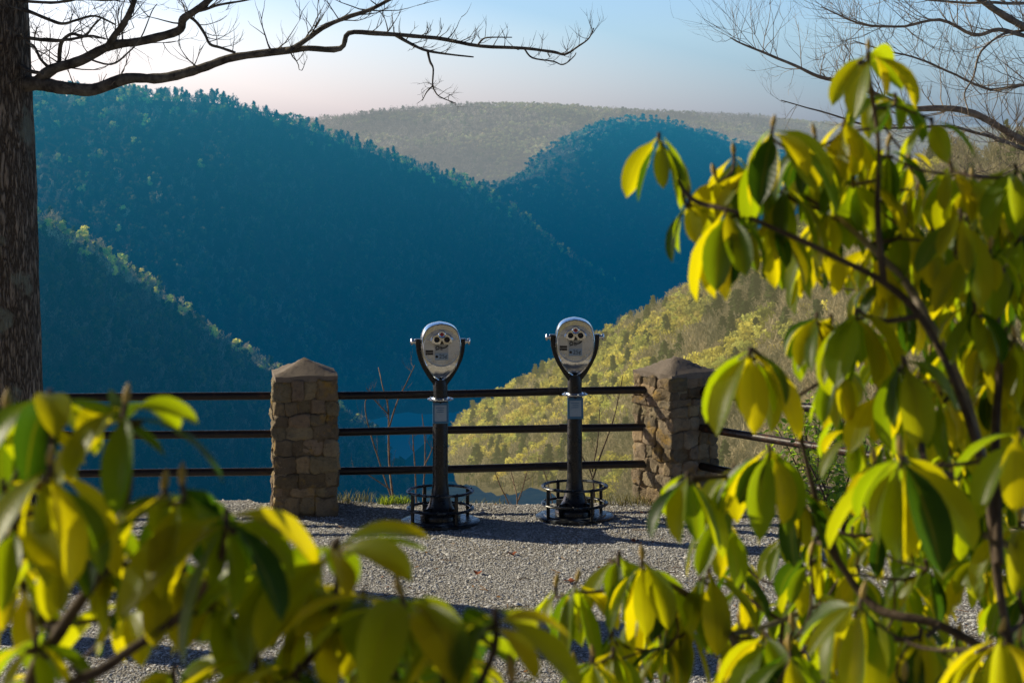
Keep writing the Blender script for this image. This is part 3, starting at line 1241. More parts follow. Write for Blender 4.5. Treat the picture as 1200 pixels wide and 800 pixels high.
c1 = Vector(pil1.location)
c2 = Vector(pil2.location)
railing((-7.6, 14.75, 0), c1 + Vector((-.19, 0, 0)), 'three dark rails running behind the tree trunk to the left stone pillar', (M['rail'],) * 3)
railing(c1 + Vector((.19, .03, 0)), c2 + Vector((-.18, -.05, 0)), 'three dark horizontal rails spanning between the two stone pillars', (M['rail'],) * 3)
railing(c2 + Vector((.16, -.10, 0)), (3.75, 12.55, 0), 'rusty rails slanting from the corner pillar behind the right bush', (M['rail'], M['rail_rust'], M['rail']))

# ------------------------------------------------------------------ coin viewers


def text_mesh(body, size, extrude=.0006):
    cu = bpy.data.curves.new('lettering', 'FONT')
    cu.body = body
    cu.size = size
    cu.extrude = extrude
    cu.align_x = 'CENTER'
    cu.align_y = 'CENTER'
    o = bpy.data.objects.new('tmp', cu)
    col.objects.link(o)
    dg = bpy.context.evaluated_depsgraph_get()
    me = bpy.data.meshes.new_from_object(o.evaluated_get(dg))
    bpy.data.objects.remove(o)
    return me


def head_outline(n=56):
    prof = [(0, .0), (.004, .034), (.012, .066), (.022, .090), (.045, .116), (.085, .134), (.14, .1445), (.19, .146), (.24, .139), (.30, .118), (.345, .093), (.385, .062), (.412, .034), (.424, .016), (.428, 0)]
    zs = [p[0] for p in prof]
    xs_ = [p[1] for p in prof]
    # arc-length even sampling
    pts = np.array([(x, .428 - z) for z, x in prof])
    d = np.concatenate([[0], np.cumsum(np.linalg.norm(np.diff(pts, axis=0), axis=1))])
    u = np.linspace(0, d[-1], n // 2 + 1)
    R = np.stack([np.interp(u, d, pts[:, 0]), np.interp(u, d, pts[:, 1])], 1)
    for _ in range(2):
        R[1:-1] = (R[:-2] + 2 * R[1:-1] + R[2:]) / 4
    L = R[1:-1][::-1] * np.array([-1, 1])
    return np.concatenate([R, L])          # closed loop from the top, clockwise


def make_viewer():
    root = empty('coin_viewer')
    # base and post
    mb = MB()
    mb.lathe([(.06, .0), (.285, .0), (.295, .006), (.295, .016), (.285, .022), (.235, .022), (.23, .03), (.05, .03)], 48)
    mb.build('base_plate', M['ring_paint'], root)
    mb = MB()
    mb.lathe([(.150, .02), (.150, .06), (.145, .068), (.112, .09), (.09, .13), (.068, .21), (.059, .28), (.0565, .33), (.0565, .905), (.054, .915)], 32)
    # four gusset fins on the foot
    for k in range(4):
        w_ = math.pi / 4 + k * math.pi / 2
        rot = Matrix.Rotation(w_, 3, 'Z')
        mb.box(rot @ Vector((.115, 0, .075)), (.13, .014, .09), .004, rot)
    mb.build('post', M['black_paint'], root)
    for z in (.235, .108):
        mb = MB()
        mb.ring(.238, .0165, z, 56, 12, .62)
        for k in range(10):
            w_ = k * math.pi / 5 + .2
            mb.lathe([(.006, z + .008), (.0075, z + .011), (.006, z + .0135), (.001, z + .0145)], 8, (.238 * math.cos(w_), .238 * math.sin(w_), 0))
        mb.build('foot_ring', M['ring_paint'], root)
    for k in range(4):
        w_ = math.radians(28) + k * math.pi / 2
        mb = MB()
        x, y = .236 * math.cos(w_), .236 * math.sin(w_)
        mb.tube([(x, y, .018), (x, y, .235)], .0135, 10)
        mb.build('support_rod', M['black_paint'], root)
    # collar
    mb = MB()
    mb.lathe([(.05, .912), (.090, .912), (.096, .915), (.096, .920), (.090, .923), (.066, .924), (.063, .93), (.05, .93)], 36)
    for k in range(8):
        w_ = k * math.pi / 4 + .3
        mb.lathe([(.008, .921), (.008, .927), (.005, .929)], 8, (.080 * math.cos(w_), .080 * math.sin(w_), 0))
    mb.build('collar', M['steel'], root)
    # yoke
    mb = MB()
    mb.lathe([(.054, .925), (.054, 1.03), (.048, 1.06), (.02, 1.07)], 28)
    for s in (-1, 1):
        path = [(.015, 1.0), (.045, 1.045), (.082, 1.095), (.118, 1.155), (.146, 1.215), (.162, 1.275), (.167, 1.33), (.167, 1.366)]
        vs, fs = [], []
        pv = [Vector((s * x, 0, z)) for x, z in path]
        for i, p in enumerate(pv):
            t_ = (pv[min(i + 1, len(pv) - 1)] - pv[max(i - 1, 0)]).normalized()
            nrm = Vector((t_.z, 0, -t_.x))
            th = .0165
            wd = .030
            for (u, v) in ((-1, -1), (-.6, -1.25), (.6, -1.25), (1, -1), (1, 1), (.6, 1.25), (-.6, 1.25), (-1, 1)):
                vs.append(p + nrm * th * u + Vector((0, wd * .8 * v, 0)))
        for i in range(len(pv) - 1):
            for k in range(8):
                k2 = (k + 1) % 8
                fs.append((i * 8 + k, i * 8 + k2, (i + 1) * 8 + k2, (i + 1) * 8 + k) if s < 0 else (i * 8 + k2, i * 8 + k, (i + 1) * 8 + k, (i + 1) * 8 + k2))
        fs.append(tuple(range(8)))
        fs.append(tuple((len(pv) - 1) * 8 + k for k in range(8)))
        mb.add(vs, fs)
    mb.build('yoke', M['black_paint'], root, True, 35)
    for s in (-1, 1):
        mb = MB()
        c = (s * .178, 0, 1.345)
        prof = [(.012, .0), (.024, .002), (.024, .010), (.016, .014), (.013, .024), (.024, .028), (.027, .037), (.021, .043), (.006, .045)]
        if s < 0:
            prof = [(a_, -b_) for a_, b_ in prof]
        mb.lathe(prof, 20, c, 'x')
        mb.build('pivot_knob', M['chrome'], root)
    # head: shell lofted along depth, front to the platform (-y)
    ol = head_outline()
    n = len(ol)
    cz = 1.05
    mb = MB()
    vs, fs = [], []
    secs = [(-.088, .955, 0), (-.096, .985, 0), (-.094, 1.0, 0), (-.084, 1.0, 0), (-.05, 1.03, .003), (.0, 1.045, .006), (.07, 1.02, .012), (.13, .93, .02), (.17, .78, .03), (.19, .55, .04)]
    for y, sc, dz in secs:
        for x, z in ol:
            vs.append((x * sc, y, cz + .225 + (z - .225) * sc + dz))
    for i in range(len(secs) - 1):
        for k in range(n):
            k2 = (k + 1) % n
            fs.append((i * n + k2, i * n + k, (i + 1) * n + k, (i + 1) * n + k2))
    fs.append(tuple((len(secs) - 1) * n + k for k in range(n - 1, -1, -1)))

    def bend(v):
        x, y, z = v
        if y < .06:
            d_ = max(0.0, cz + .118 - z)
            y += (.62 * d_ + 1.6 * d_ * d_) * max(0.0, min(1.0, (.06 - y) / .12))
        return (x, y, z)
    b0 = len(vs)
    rings_ = (.84, .62, .36, .12)
    for sc in rings_:
        for x, z in ol:
            vs.append((x * sc * .955, -.0885, cz + .225 + (z - .225) * sc * .955))
    for i in range(len(rings_)):
        o0 = 0 if i == 0 else b0 + (i - 1) * n
        o1 = b0 + i * n
        for k in range(n):
            k2 = (k + 1) % n
            fs.append((o0 + k, o0 + k2, o1 + k2, o1 + k))
    fs.append(tuple(b0 + (len(rings_) - 1) * n + k for k in range(n)))
    mb.add([bend(v) for v in vs], fs)
    for s in (-1, 1):      # objective barrels
        mb.lathe([(.03, -.22), (.034, -.215), (.034, -.17), (.03, -.15)], 20, (s * .045, 0, cz + .29), 'y')
    head = mb.build('head', M['chrome'], root, True, 30)
    # round face plate
    mb = MB()
    pz = cz + .248
    mb.lathe([(.131, .089), (.136, .091), (.137, .097), (.134, .1005), (.129, .099), (.122, .099)], 48, (0, 0, pz), 'y')
    plate = mb.build('face_plate', M['plate'], head, True, 25)
    # raised lettering ring of the plate, worn unreadable in the photo: short dashes
    mb = MB()
    for k in range(26):
        w_ = math.radians(200 + k * 5.6)
        rot = Matrix.Rotation(-(w_ + math.pi / 2), 3, 'Y')
        mb.box((.114 * math.cos(w_), -.1005, pz + .114 * math.sin(w_)), (.006 + .003 * ((k * 7) % 3), .003, .011), 0, rot)
    mb.build('rim_lettering', M['steel'], head, False)
    # eyepiece housing
    mb = MB()
    ez = pz + .062
    vs, fs = [], []
    m_ = 40
    secs = [(-.097, 1.0), (-.125, 1.0), (-.138, .95), (-.143, .86)]
    for y, sc in secs:
        for k in range(m_):
            w_ = 2 * math.pi * k / m_
            x = .088 * math.copysign(abs(math.cos(w_)) ** .62, math.cos(w_))
            z = .036 * math.copysign(abs(math.sin(w_)) ** .75, math.sin(w_)) + (.012 * math.cos(w_ * 2) if math.sin(w_) > 0 else -.006 * math.cos(w_ * 2)) * -1
            vs.append((x * sc, y, ez + z * sc))
    for i in range(len(secs) - 1):
        for k in range(m_):
            k2 = (k + 1) % m_
            fs.append((i * m_ + k, i * m_ + k2, (i + 1) * m_ + k2, (i + 1) * m_ + k))
    fs.append(tuple((len(secs) - 1) * m_ + k for k in range(m_)))
    mb.add(vs, fs)
    mb.lathe([(.028, .10), (.028, .148), (.024, .152), (.019, .150)], 24, (0, 0, ez + .038), 'y')
    mb.build('eyepiece_housing', M['chrome'], head, True, 35)
    for s in (-1, 1):
        mb = MB()
        mb.lathe([(.021, .138), (.021, .152), (.019, .156), (.014, .156), (.012, .150), (.001, .148)], 24, (s * .038, 0, ez), 'y')
        mb.build('eyepiece', M['lens'], head, True, 35)
    mb = MB()
    mb.lathe([(.0135, .149), (.0135, .1525), (.009, .155), (.001, .156)], 20, (0, 0, ez + .038), 'y')
    mb.build('indicator_lens', M['red'], head, True, 35)
    mb = MB()
    mb.add([(-.016, -.1445, ez - .034), (.016, -.1445, ez - .034), (0, -.1445, ez - .004)], [(0, 1, 2)])
    mb.add([(-.016, -.139, ez - .034), (.016, -.139, ez - .034), (0, -.139, ez - .004)], [(2, 1, 0)])
    mb.build('nose_notch', M['lens'], head, False)
    # instruction plate with arrow curve and price
    mb = MB()
    mb.box((0, -.1015, pz - .028), (.102, .004, .124), .0015)
    ip = mb.build('instruction_plate', M['white'], head, False)
    mb = MB()
    mb.box((0, -.1045, pz - .062), (.098, .003, .052), .001)
    mb.build('price_panel', M['sign_pale'], head, False)
    mb = MB()
    arc = [(.052, pz + .04), (.046, pz + .018), (.03, pz + .004), (.012, pz + .001), (-.004, pz + .004)]
    mb.tube([(x, -.1055, z) for x, z in arc], .0042, 8)
    loop = [(-.030 + .012 * math.cos(t_), pz + .002 + .012 * math.sin(t_)) for t_ in np.linspace(-2.2, 3.6, 14)]
    mb.tube([(x, -.1055, z) for x, z in loop], .0032, 8)
    mb.tube([(-.006, -.1055, pz + .012), (-.004, -.1055, pz - .014), (.010, -.1055, pz - .008)], .003, 8)
    mb.tube([(-.040, -.1055, pz - .016), (-.034, -.1055, pz - .004)], .003, 8)
    mb.build('turn_arrow', M['ink'], head)
    tm = text_mesh('25¢', .044)
    tm.materials.append(M['ink'])
    to = link('price_lettering', tm, head)
    to.rotation_euler = (math.radians(90), 0, 0)
    to.location = (.012, -.1062, pz - .062)
    mb = MB()
    mb.lathe([(.010, .1045), (.010, .1075), (.007, .1085)], 16, (-.036, 0, pz - .062), 'y')
    mb.build('coin_slot', M['lens'], head)
    mb = MB()
    for dz in (.0, -.019):
        mb.box((-.090, -.1005, pz - .022 + dz), (.056, .003, .016), .001)
    mb.build('side_label', M['label_dark'], head, False)
    for sx, sz in ((-.1, .06), (.1, .06), (-.085, -.085), (.085, -.085)):
        mb = MB()
        mb.lathe([(.006, .098), (.006, .102), (.003, .1035)], 10, (sx, 0, pz + sz), 'y')
        mb.build('screw', M['steel'], head)
    # small notice on the post
    rot = Matrix.Rotation(math.radians(-8), 3, 'X')
    mb = MB()
    mb.box((0, -.062, .822), (.118, .008, .155), .002, rot)
    mb.box((0, -.052, .822), (.05, .02, .09), .0, rot)
    sg = mb.build('notice', M['sign_blue'], root, False)
    mb = MB()
    mb.box((0, -.0672, .822), (.088, .003, .118), .001, rot)
    pn = mb.build('notice_sheet', M['sign_pale'], sg, False)
    mb = MB()
    for q in range(6):
        zz = .862 - q * .016
        off = -.0690 - (zz - .822) * math.tan(math.radians(-8)) * -1
        mb.box((-.004 + .003 * (q % 2), off, zz), (.062 - .008 * ((q * 5) % 3), .0016, .004), 0, rot)
    mb.build('notice_print', M['sign_blue'], sg, False)
    return root


v1 = make_viewer()
v1.location = ((516 - 600) * 14.66 / F, 14.66, 0)
v2 = copy_tree(v1)
v2.location = ((673.5 - 600) * 14.85 / F, 14.85, 0)
v1.rotation_euler = (0, 0, math.radians(4))
v2.rotation_euler = (0, 0, math.radians(3))
v2.scale = (1, 1, 1.01)
tag(v1, 'silver coin binocular viewer with striped chin, on black post nearer the lone left pillar', 'viewer', 'coin viewers at the railing')
tag(v2, 'silver coin binocular viewer on black post against the yellow trees, nearer the corner pillar', 'viewer', 'coin viewers at the railing')
for v, hz, tx in ((v1, 3, -5), (v2, -2, -4)):
    for ch in v.children:
        if ch.name.startswith('head'):
            c = Vector((0, 0, 1.345))
            rot = (Matrix.Rotation(math.radians(hz), 4, 'Z') @ Matrix.Rotation(math.radians(tx), 4, 'X'))
            mt = Matrix.Translation(c) @ rot @ Matrix.Translation(-c)
            ch.matrix_local = mt

# ------------------------------------------------------------------ branches and twigs


def smooth_path(pts, sub=4):
    pts = [Vector(p) for p in pts]
    out = []
    for i in range(len(pts) - 1):
        p0 = pts[max(i - 1, 0)]
        p1, p2 = pts[i], pts[i + 1]
        p3 = pts[min(i + 2, len(pts) - 1)]
        for k in range(sub):
            t = k / sub
            out.append(.5 * ((2 * p1) + (p2 - p0) * t + (2 * p0 - 5 * p1 + 4 * p2 - p3) * t * t + (3 * p1 - p0 - 3 * p2 + p3) * t ** 3))
    out.append(pts[-1])
    return out


def limb(mb, pts, r0, r1, n=8, sub=4, wob=0.0, tint=None):
    sp = smooth_path(pts, sub)
    m_ = len(sp)
    rad = []
    for i, p in enumerate(sp):
        f = i / (m_ - 1)
        rad.append((r0 * (1 - f) + r1 * f) * (1 + .12 * mnoise.noise(p * 9) + .16 * mnoise.noise(p * 23)))
        if wob:
            sp[i] = p + mnoise.noise_vector(p * 6) * wob
    mb.tube(sp, rad, n, tint=tint)
    return sp, rad


def twig(mb, rr, p, d, length, rad, depth, up=.15, n=4, spread=.9, maxseg=6):
    pts = [Vector(p)]
    d = Vector(d).normalized()
    seg = max(3, maxseg - 1)
    for i in range(seg):
        d = (d + Vector((rr.uniform(-1, 1), rr.uniform(-1, 1), rr.uniform(-1, 1))) * .22 + Vector((0, 0, up * .4))).normalized()
        pts.append(pts[-1] + d * length / seg)
    mb.tube(pts, [rad * (1 - .75 * i / seg) for i in range(seg + 1)], n, cap=False)
    if depth > 0:
        for k in range(rr.choice((2, 3, 3, 4))):
            i = rr.randint(1, seg)
            dd = (pts[i] - pts[i - 1]).normalized()
            ax = Vector((rr.uniform(-1, 1), rr.uniform(-1, 1), rr.uniform(-1, 1)))
            nd = (dd + ax * spread + Vector((0, 0, up))).normalized()
            twig(mb, rr, pts[i], nd, length * rr.uniform(.45, .7), rad * .55, depth - 1, up, 3, spread, maxseg)


def twigs_along(mb, rr, sp, rad, count, length, depth, up=.3, f0=.15, spread=1.0):
    for k in range(count):
        f = f0 + (1 - f0) * rr.random()
        i = min(int(f * (len(sp) - 1)), len(sp) - 2)
        d = (sp[i + 1] - sp[i]).normalized()
        ax = Vector((rr.uniform(-1, 1), rr.uniform(-.8, .8), rr.uniform(-.5, 1)))
        twig(mb, rr, sp[i], d * .5 + ax * spread, length * rr.uniform(.5, 1.2), max(.0022, min(rad[i] * .35, .006)), depth, up)


# the big tree at the left edge
TY = 13.3
tr = empty('oak_tree', ((2 - 600) * TY / F, TY, 0))
tag(tr, 'big furrowed trunk at the left edge with bare limbs reaching over the sky', 'tree')


def loc(root, v):
    return Vector(v) - Vector(root.location)


mb = MB()
tp = [P(8, 700, TY), P(7, 670, TY), P(6, 600, TY), P(4, 470, TY), P(0, 300, TY), P(-4, 150, TY), P(-8, 0, TY), P(-10, -200, TY), P(-4, -500, TY)]
tp = [loc(tr, p) for p in tp]
sp = smooth_path(tp, 14)
n = 64
vs, fs = [], []
for i, p in enumerate(sp):
    f = i / (len(sp) - 1)
    r0 = np.interp(p.z, [-.1, .05, .5, 1.2, 3, 5, 7], [.42, .36, .285, .262, .238, .20, .15])
    for k in range(n):
        w_ = 2 * math.pi * k / n
        q = Vector((math.cos(w_), math.sin(w_), 0))
        rr_ = r0 * (1 + .05 * mnoise.noise(Vector((q.x * 1.6, q.y * 1.6, p.z * .7))) + .05 * mnoise.noise(Vector((q.x * 6, q.y * 6, p.z * 1.8))) + .03 * mnoise.noise(Vector((q.x * 14, q.y * 14, p.z * 5))))
        vs.append(p + q * rr_)
for i in range(len(sp) - 1):
    for k in range(n):
        k2 = (k + 1) % n
        fs.append((i * n + k, i * n + k2, (i + 1) * n + k2, (i + 1) * n + k))
mb.add(vs, fs)
mb.build('trunk', M['bark'], tr, True, 80)
mb = MB()  # unseen twin stem, added to widen the trunk shadow on the gravel
tw_ = [Vector((-.25, -.05, -.1)), Vector((-.5, -.08, .6)), Vector((-.72, -.1, 1.6)), Vector((-.85, -.12, 3)), Vector((-.95, -.1, 5)), Vector((-1.0, 0, 7))]
limb(mb, tw_, .27, .16, 24, 6, .01)
mb.build('trunk', M['bark'], tr, True, 80)
o2 = empty('shade_caster_tree', (-4.75, 12.2, 0))  # off-frame trunk, added to cast shade on the lower left gravel
tag(o2, 'unseen slim trunk added left of the big furrowed trunk for its shadow', 'tree')
mb = MB()
limb(mb, [(0, 0, -.1), (.03, 0, 1), (-.02, .03, 2.5), (.05, 0, 5), (.02, 0, 7)], .21, .11, 20, 6, .01)
mb.build('trunk', M['bark'], o2, True, 80)
mb = MB()
limb(mb, [(.03, 0, 4.2), (.5, -.2, 5.0), (1.0, -.3, 6.2)], .05, .02, 8)
limb(mb, [(.03, 0, 4.9), (-.5, .2, 5.8), (-.9, .3, 7)], .05, .02, 8)
mb.build('limb', M['limb'], o2, True, 80)
rr = random.Random(4)


def lp(lst, y0, y1, root):
    m_ = len(lst)
    return [loc(root, P(a_, b_, y0 + (y1 - y0) * i / (m_ - 1))) for i, (a_, b_) in enumerate(lst)]


def px_r(w_, Y=13):
    return w_ / 2 * Y / F


mb = MB()
s, ra = limb(mb, lp([(8, 104), (30, 99), (53, 99), (80, 104), (109, 105), (149, 92), (189, 92), (234, 81), (276, 67), (341, 59)], 13.3, 12.9, tr), px_r(19), px_r(8.5), 10, 5, .006)
twigs_along(mb, rr, s, ra, 9, .28, 1, .3, .3)
s, ra = limb(mb, lp([(341, 59), (362, 57), (399, 57), (409, 39), (440, 39), (462, 41), (510, 45), (564, 54), (615, 57), (648, 61), (662, 64), (678, 54), (690, 45), (696, 33)], 12.9, 12.5, tr), px_r(7.5), px_r(1.2), 8, 4, .004)
twigs_along(mb, rr, s, ra, 34, .17, 1, .5, .25)
s, ra = limb(mb, lp([(335, 60), (345, 56), (360, 46), (378, 33), (405, 21), (432, 12), (456, 0), (500, -25), (540, -60)], 12.9, 12.6, tr), px_r(7.5), px_r(4), 8, 4, .004)
twigs_along(mb, rr, s, ra, 20, .34, 2, .35, 0)
s, ra = limb(mb, lp([(462, 41), (480, 51), (501, 60), (528, 64), (555, 67)], 12.8, 12.6, tr), px_r(4.5), px_r(1.6), 7, 4, .003)
twigs_along(mb, rr, s, ra, 8, .15, 1, .2)
s, ra = limb(mb, lp([(501, 60), (504, 72), (508, 81), (507, 99), (510, 108), (516, 114), (534, 121)], 12.75, 12.6, tr), px_r(3.2), px_r(1), 6, 4, .003)
twigs_along(mb, rr, s, ra, 12, .11, 1, .0, .45)
s, ra = limb(mb, lp([(507, 101), (500, 108), (495, 118)], 12.7, 12.65, tr), px_r(2), px_r(.8), 6, 3)
twigs_along(mb, rr, s, ra, 4, .08, 1, .1)
s, ra = limb(mb, lp([(615, 58), (624, 68), (648, 72), (660, 76), (672, 67), (675, 62)], 12.55, 12.5, tr), px_r(2.4), px_r(1), 6, 4)
twigs_along(mb, rr, s, ra, 7, .1, 1, .3)
s, ra = limb(mb, lp([(560, 53), (566, 46), (575, 44), (600, 44)], 12.6, 12.5, tr), px_r(2.6), px_r(1.2), 6, 3)
twigs_along(mb, rr, s, ra, 5, .14, 1, .6)
mb.build('limb', M['limb'], tr, True, 80)

mb = MB()
s, ra = limb(mb, lp([(12, 100), (40, 97), (55, 86), (67, 79), (95, 71), (129, 54), (166, 48), (208, 37), (215, 23), (228, 13), (245, 0), (270, -25), (290, -60)], 13.3, 12.7, tr), px_r(16), px_r(6), 10, 5, .005)
twigs_along(mb, rr, s, ra, 12, .36, 2, .3, .2)
s, ra = limb(mb, lp([(126, 55), (134, 42), (143, 31), (152, 14), (157, 0), (162, -30), (160, -70)], 13, 12.8, tr), px_r(9), px_r(5), 8, 4, .004)
twigs_along(mb, rr, s, ra, 12, .36, 2, .1, .05)
s, ra = limb(mb, lp([(215, 23), (225, 15), (240, 11), (257, 6), (285, 1), (320, -6)], 12.9, 12.7, tr), px_r(4.5), px_r(2), 7, 4, .003)
twigs_along(mb, rr, s, ra, 6, .25, 2, .3)
s, ra = limb(mb, lp([(218, 17), (230, 26), (240, 40), (246, 52), (258, 56), (276, 62)], 12.9, 12.9, tr), px_r(4), px_r(3), 7, 4, .003)
twigs_along(mb, rr, s, ra, 9, .22, 1, .3)
s, ra = limb(mb, lp([(100, 68), (130, 76), (150, 62), (165, 45), (178, 14), (184, 5)], 13, 12.7, tr), px_r(2.6), px_r(1), 6, 4, .003)
mb.build('limb', M['limb'], tr, True, 80)

mb = MB()
for lst, w0, w1, c in (([(20, 10), (33, 13), (55, 22), (73, 28), (90, 24), (112, 19), (135, 29)], 5, 2.2, 10),
                       ([(15, 44), (34, 45), (60, 48), (82, 46), (100, 42), (110, 30), (118, 22)], 5, 2, 10),
                       ([(18, 1), (60, 3), (90, -1), (130, 0), (160, -3)], 4, 3, 10),
                       ([(69, 78), (70, 58), (73, 48), (84, 40), (98, 43), (110, 42), (124, 46)], 6, 2, 10),
                       ([(60, 82), (48, 70), (40, 55), (32, 50), (25, 40)], 4, 2, 8),
                       ([(25, 78), (38, 84), (50, 86)], 6, 4, 2)):
    s, ra = limb(mb, lp(lst, 13.2, 12.9, tr), px_r(w0), px_r(w1), 7, 4, .004)
    twigs_along(mb, rr, s, ra, c, .26, 2, .05, .05)
mb.build('limb', M['limb'], tr, True, 80)

# bare tree reaching in from the right
rt = empty('bare_tree', (5.35, 17.2, 0))
tag(rt, 'leafless tan tree reaching fine twigs in from the upper right edge', 'tree')
rr = random.Random(12)
mb = MB()
trk = [Vector((0, 0, -3.0)), Vector((0, 0, .3)), Vector((-.03, 0, 1.6)), Vector((-.06, 0, 2.8)), Vector((-.0, .1, 4.2)), Vector((.1, .1, 6))]
limb(mb, trk, .17, .09, 14, 6, .01)
mb.build('trunk', M['bark'], rt, True, 80)
mb = MB()
mbt = MB()
for lst, w0, w1, y0, y1, c, ln, dp in (
        ([(1305, 190), (1250, 180), (1200, 166), (1171, 149), (1141, 133), (1106, 127), (1066, 127), (1036, 115), (996, 98), (961, 90), (931, 77), (894, 61), (867, 50), (856, 44)], 11, 1.3, 17.2, 16.2, 46, .55, 2),
        ([(1310, 120), (1250, 60), (1200, 32), (1171, 15), (1153, 3), (1130, -10), (1100, -30)], 12, 5, 17.2, 16.5, 14, .5, 2),
        ([(1300, 80), (1240, 55), (1200, 42), (1170, 35), (1141, 41), (1101, 23), (1060, 31), (1013, 29), (981, 17), (963, 8)], 7, 1.2, 17.2, 16.3, 48, .6, 2),
        ([(1200, 36), (1176, 40), (1150, 60), (1141, 90), (1130, 110), (1135, 130)], 3.4, 1.6, 17, 16.5, 16, .4, 2),
        ([(1305, 200), (1240, 185), (1200, 175), (1171, 163), (1140, 155), (1110, 148), (1060, 150), (1020, 148), (960, 130), (915, 118)], 6, 1.2, 17.2, 16.3, 38, .5, 2),
        ([(1300, 150), (1240, 110), (1200, 100), (1160, 105), (1120, 88), (1080, 70), (1040, 60), (1000, 48)], 5, 1.2, 17.2, 16.4, 46, .6, 2),
        ([(1300, 60), (1230, 10), (1180, 4), (1120, 3), (1060, -4), (1010, -8)], 5, 1.6, 17.2, 16.4, 30, .55, 2),
        ([(1305, 250), (1240, 235), (1190, 215), (1130, 205), (1080, 215), (1040, 235), (1010, 232)], 5, 1.2, 17.2, 16.4, 36, .5, 2),
        ([(1305, 280), (1230, 290), (1160, 262), (1110, 270), (1060, 250), (1030, 262)], 4, 1.2, 17.2, 16.4, 20, .36, 2)):
    s, ra = limb(mb, lp(lst, y0, y1, rt), px_r(w0, 17), px_r(w1, 17), 7, 4, .006)
    twigs_along(mbt, rr, s, ra, c, ln, dp, .22, .12, 1.0)
mb.build('limb', M['limb_tan'], rt, True, 80)
tw = mbt.build('twigs', M['limb_tan'], rt, True, 80)
tw.name = 'twig_spray'

# ------------------------------------------------------------------ rhododendrons


def leaf(mb, rr, base, az, L, W, p0, p1, roll=0.0, tint=None, fold=.28):
    """one drooping leaf: leaves at pitch p0 below level and curves to p1"""
    ns, nc = 8, 4
    h = Vector((math.cos(az), math.sin(az), 0))
    side = Vector((-math.sin(az), math.cos(az), 0))
    pts = []
    p = Vector(base)
    pet = .10
    tns = []
    for i in range(ns + 1):
        f = i / ns
        a_ = p0 + (p1 - p0) * min(1, (f * 1.25)) ** .8
        d = h * math.cos(a_) - Vector((0, 0, 1)) * math.sin(a_)
        tns.append(d)
        pts.append(Vector(p))
        p = p + d * L / ns
    vs, fs, uv = [], [], []
    sway = rr.uniform(-.08, .08)
    for i in range(ns + 1):
        f = i / ns
        d = tns[i]
        sd_ = side + d * 0
        nrm = d.cross(sd_).normalized() * -1
        if nrm.z < 0 and p1 < 1.5:
            pass
        # roll about the leaf axis
        sr = (sd_ * math.cos(roll) + nrm * math.sin(roll))
        nr = (nrm * math.cos(roll) - sd_ * math.sin(roll))
        ff = max(0, (f - pet) / (1 - pet))
        wv = math.sin(math.pi * min(1, ff ** 1.06)) ** .62 if 0 < ff < 1 else 0.0
        wv = max(wv, .035 if f <= pet + .01 else .0)
        hw = W / 2 * wv
        ctr = pts[i] + sr * (sway * L * f * f)
        for k in range(nc + 1):
            u = k / nc * 2 - 1
            dz = -fold * abs(u) ** 1.6 * hw + .03 * hw * math.sin(f * 17 + u * 3)
            vs.append(ctr + sr * (u * hw) + nr * dz)
            uv.append((u, f))
    for i in range(ns):
        for k in range(nc):
            a_ = i * (nc + 1) + k
            fs.append((a_, a_ + 1, a_ + nc + 2, a_ + nc + 1))
    mb.add(vs, fs, tint, uv)


def bud_mesh():
    mb = MB()
    mb.lathe([(.0015, -.004), (.0045, .0), (.0068, .008), (.0062, .016), (.0035, .024), (.0006, .029)], 10)
    o = mb.build('bud', M['bud'])
    me = o.data
    bpy.data.objects.remove(o)
    return me


BUD = bud_mesh()


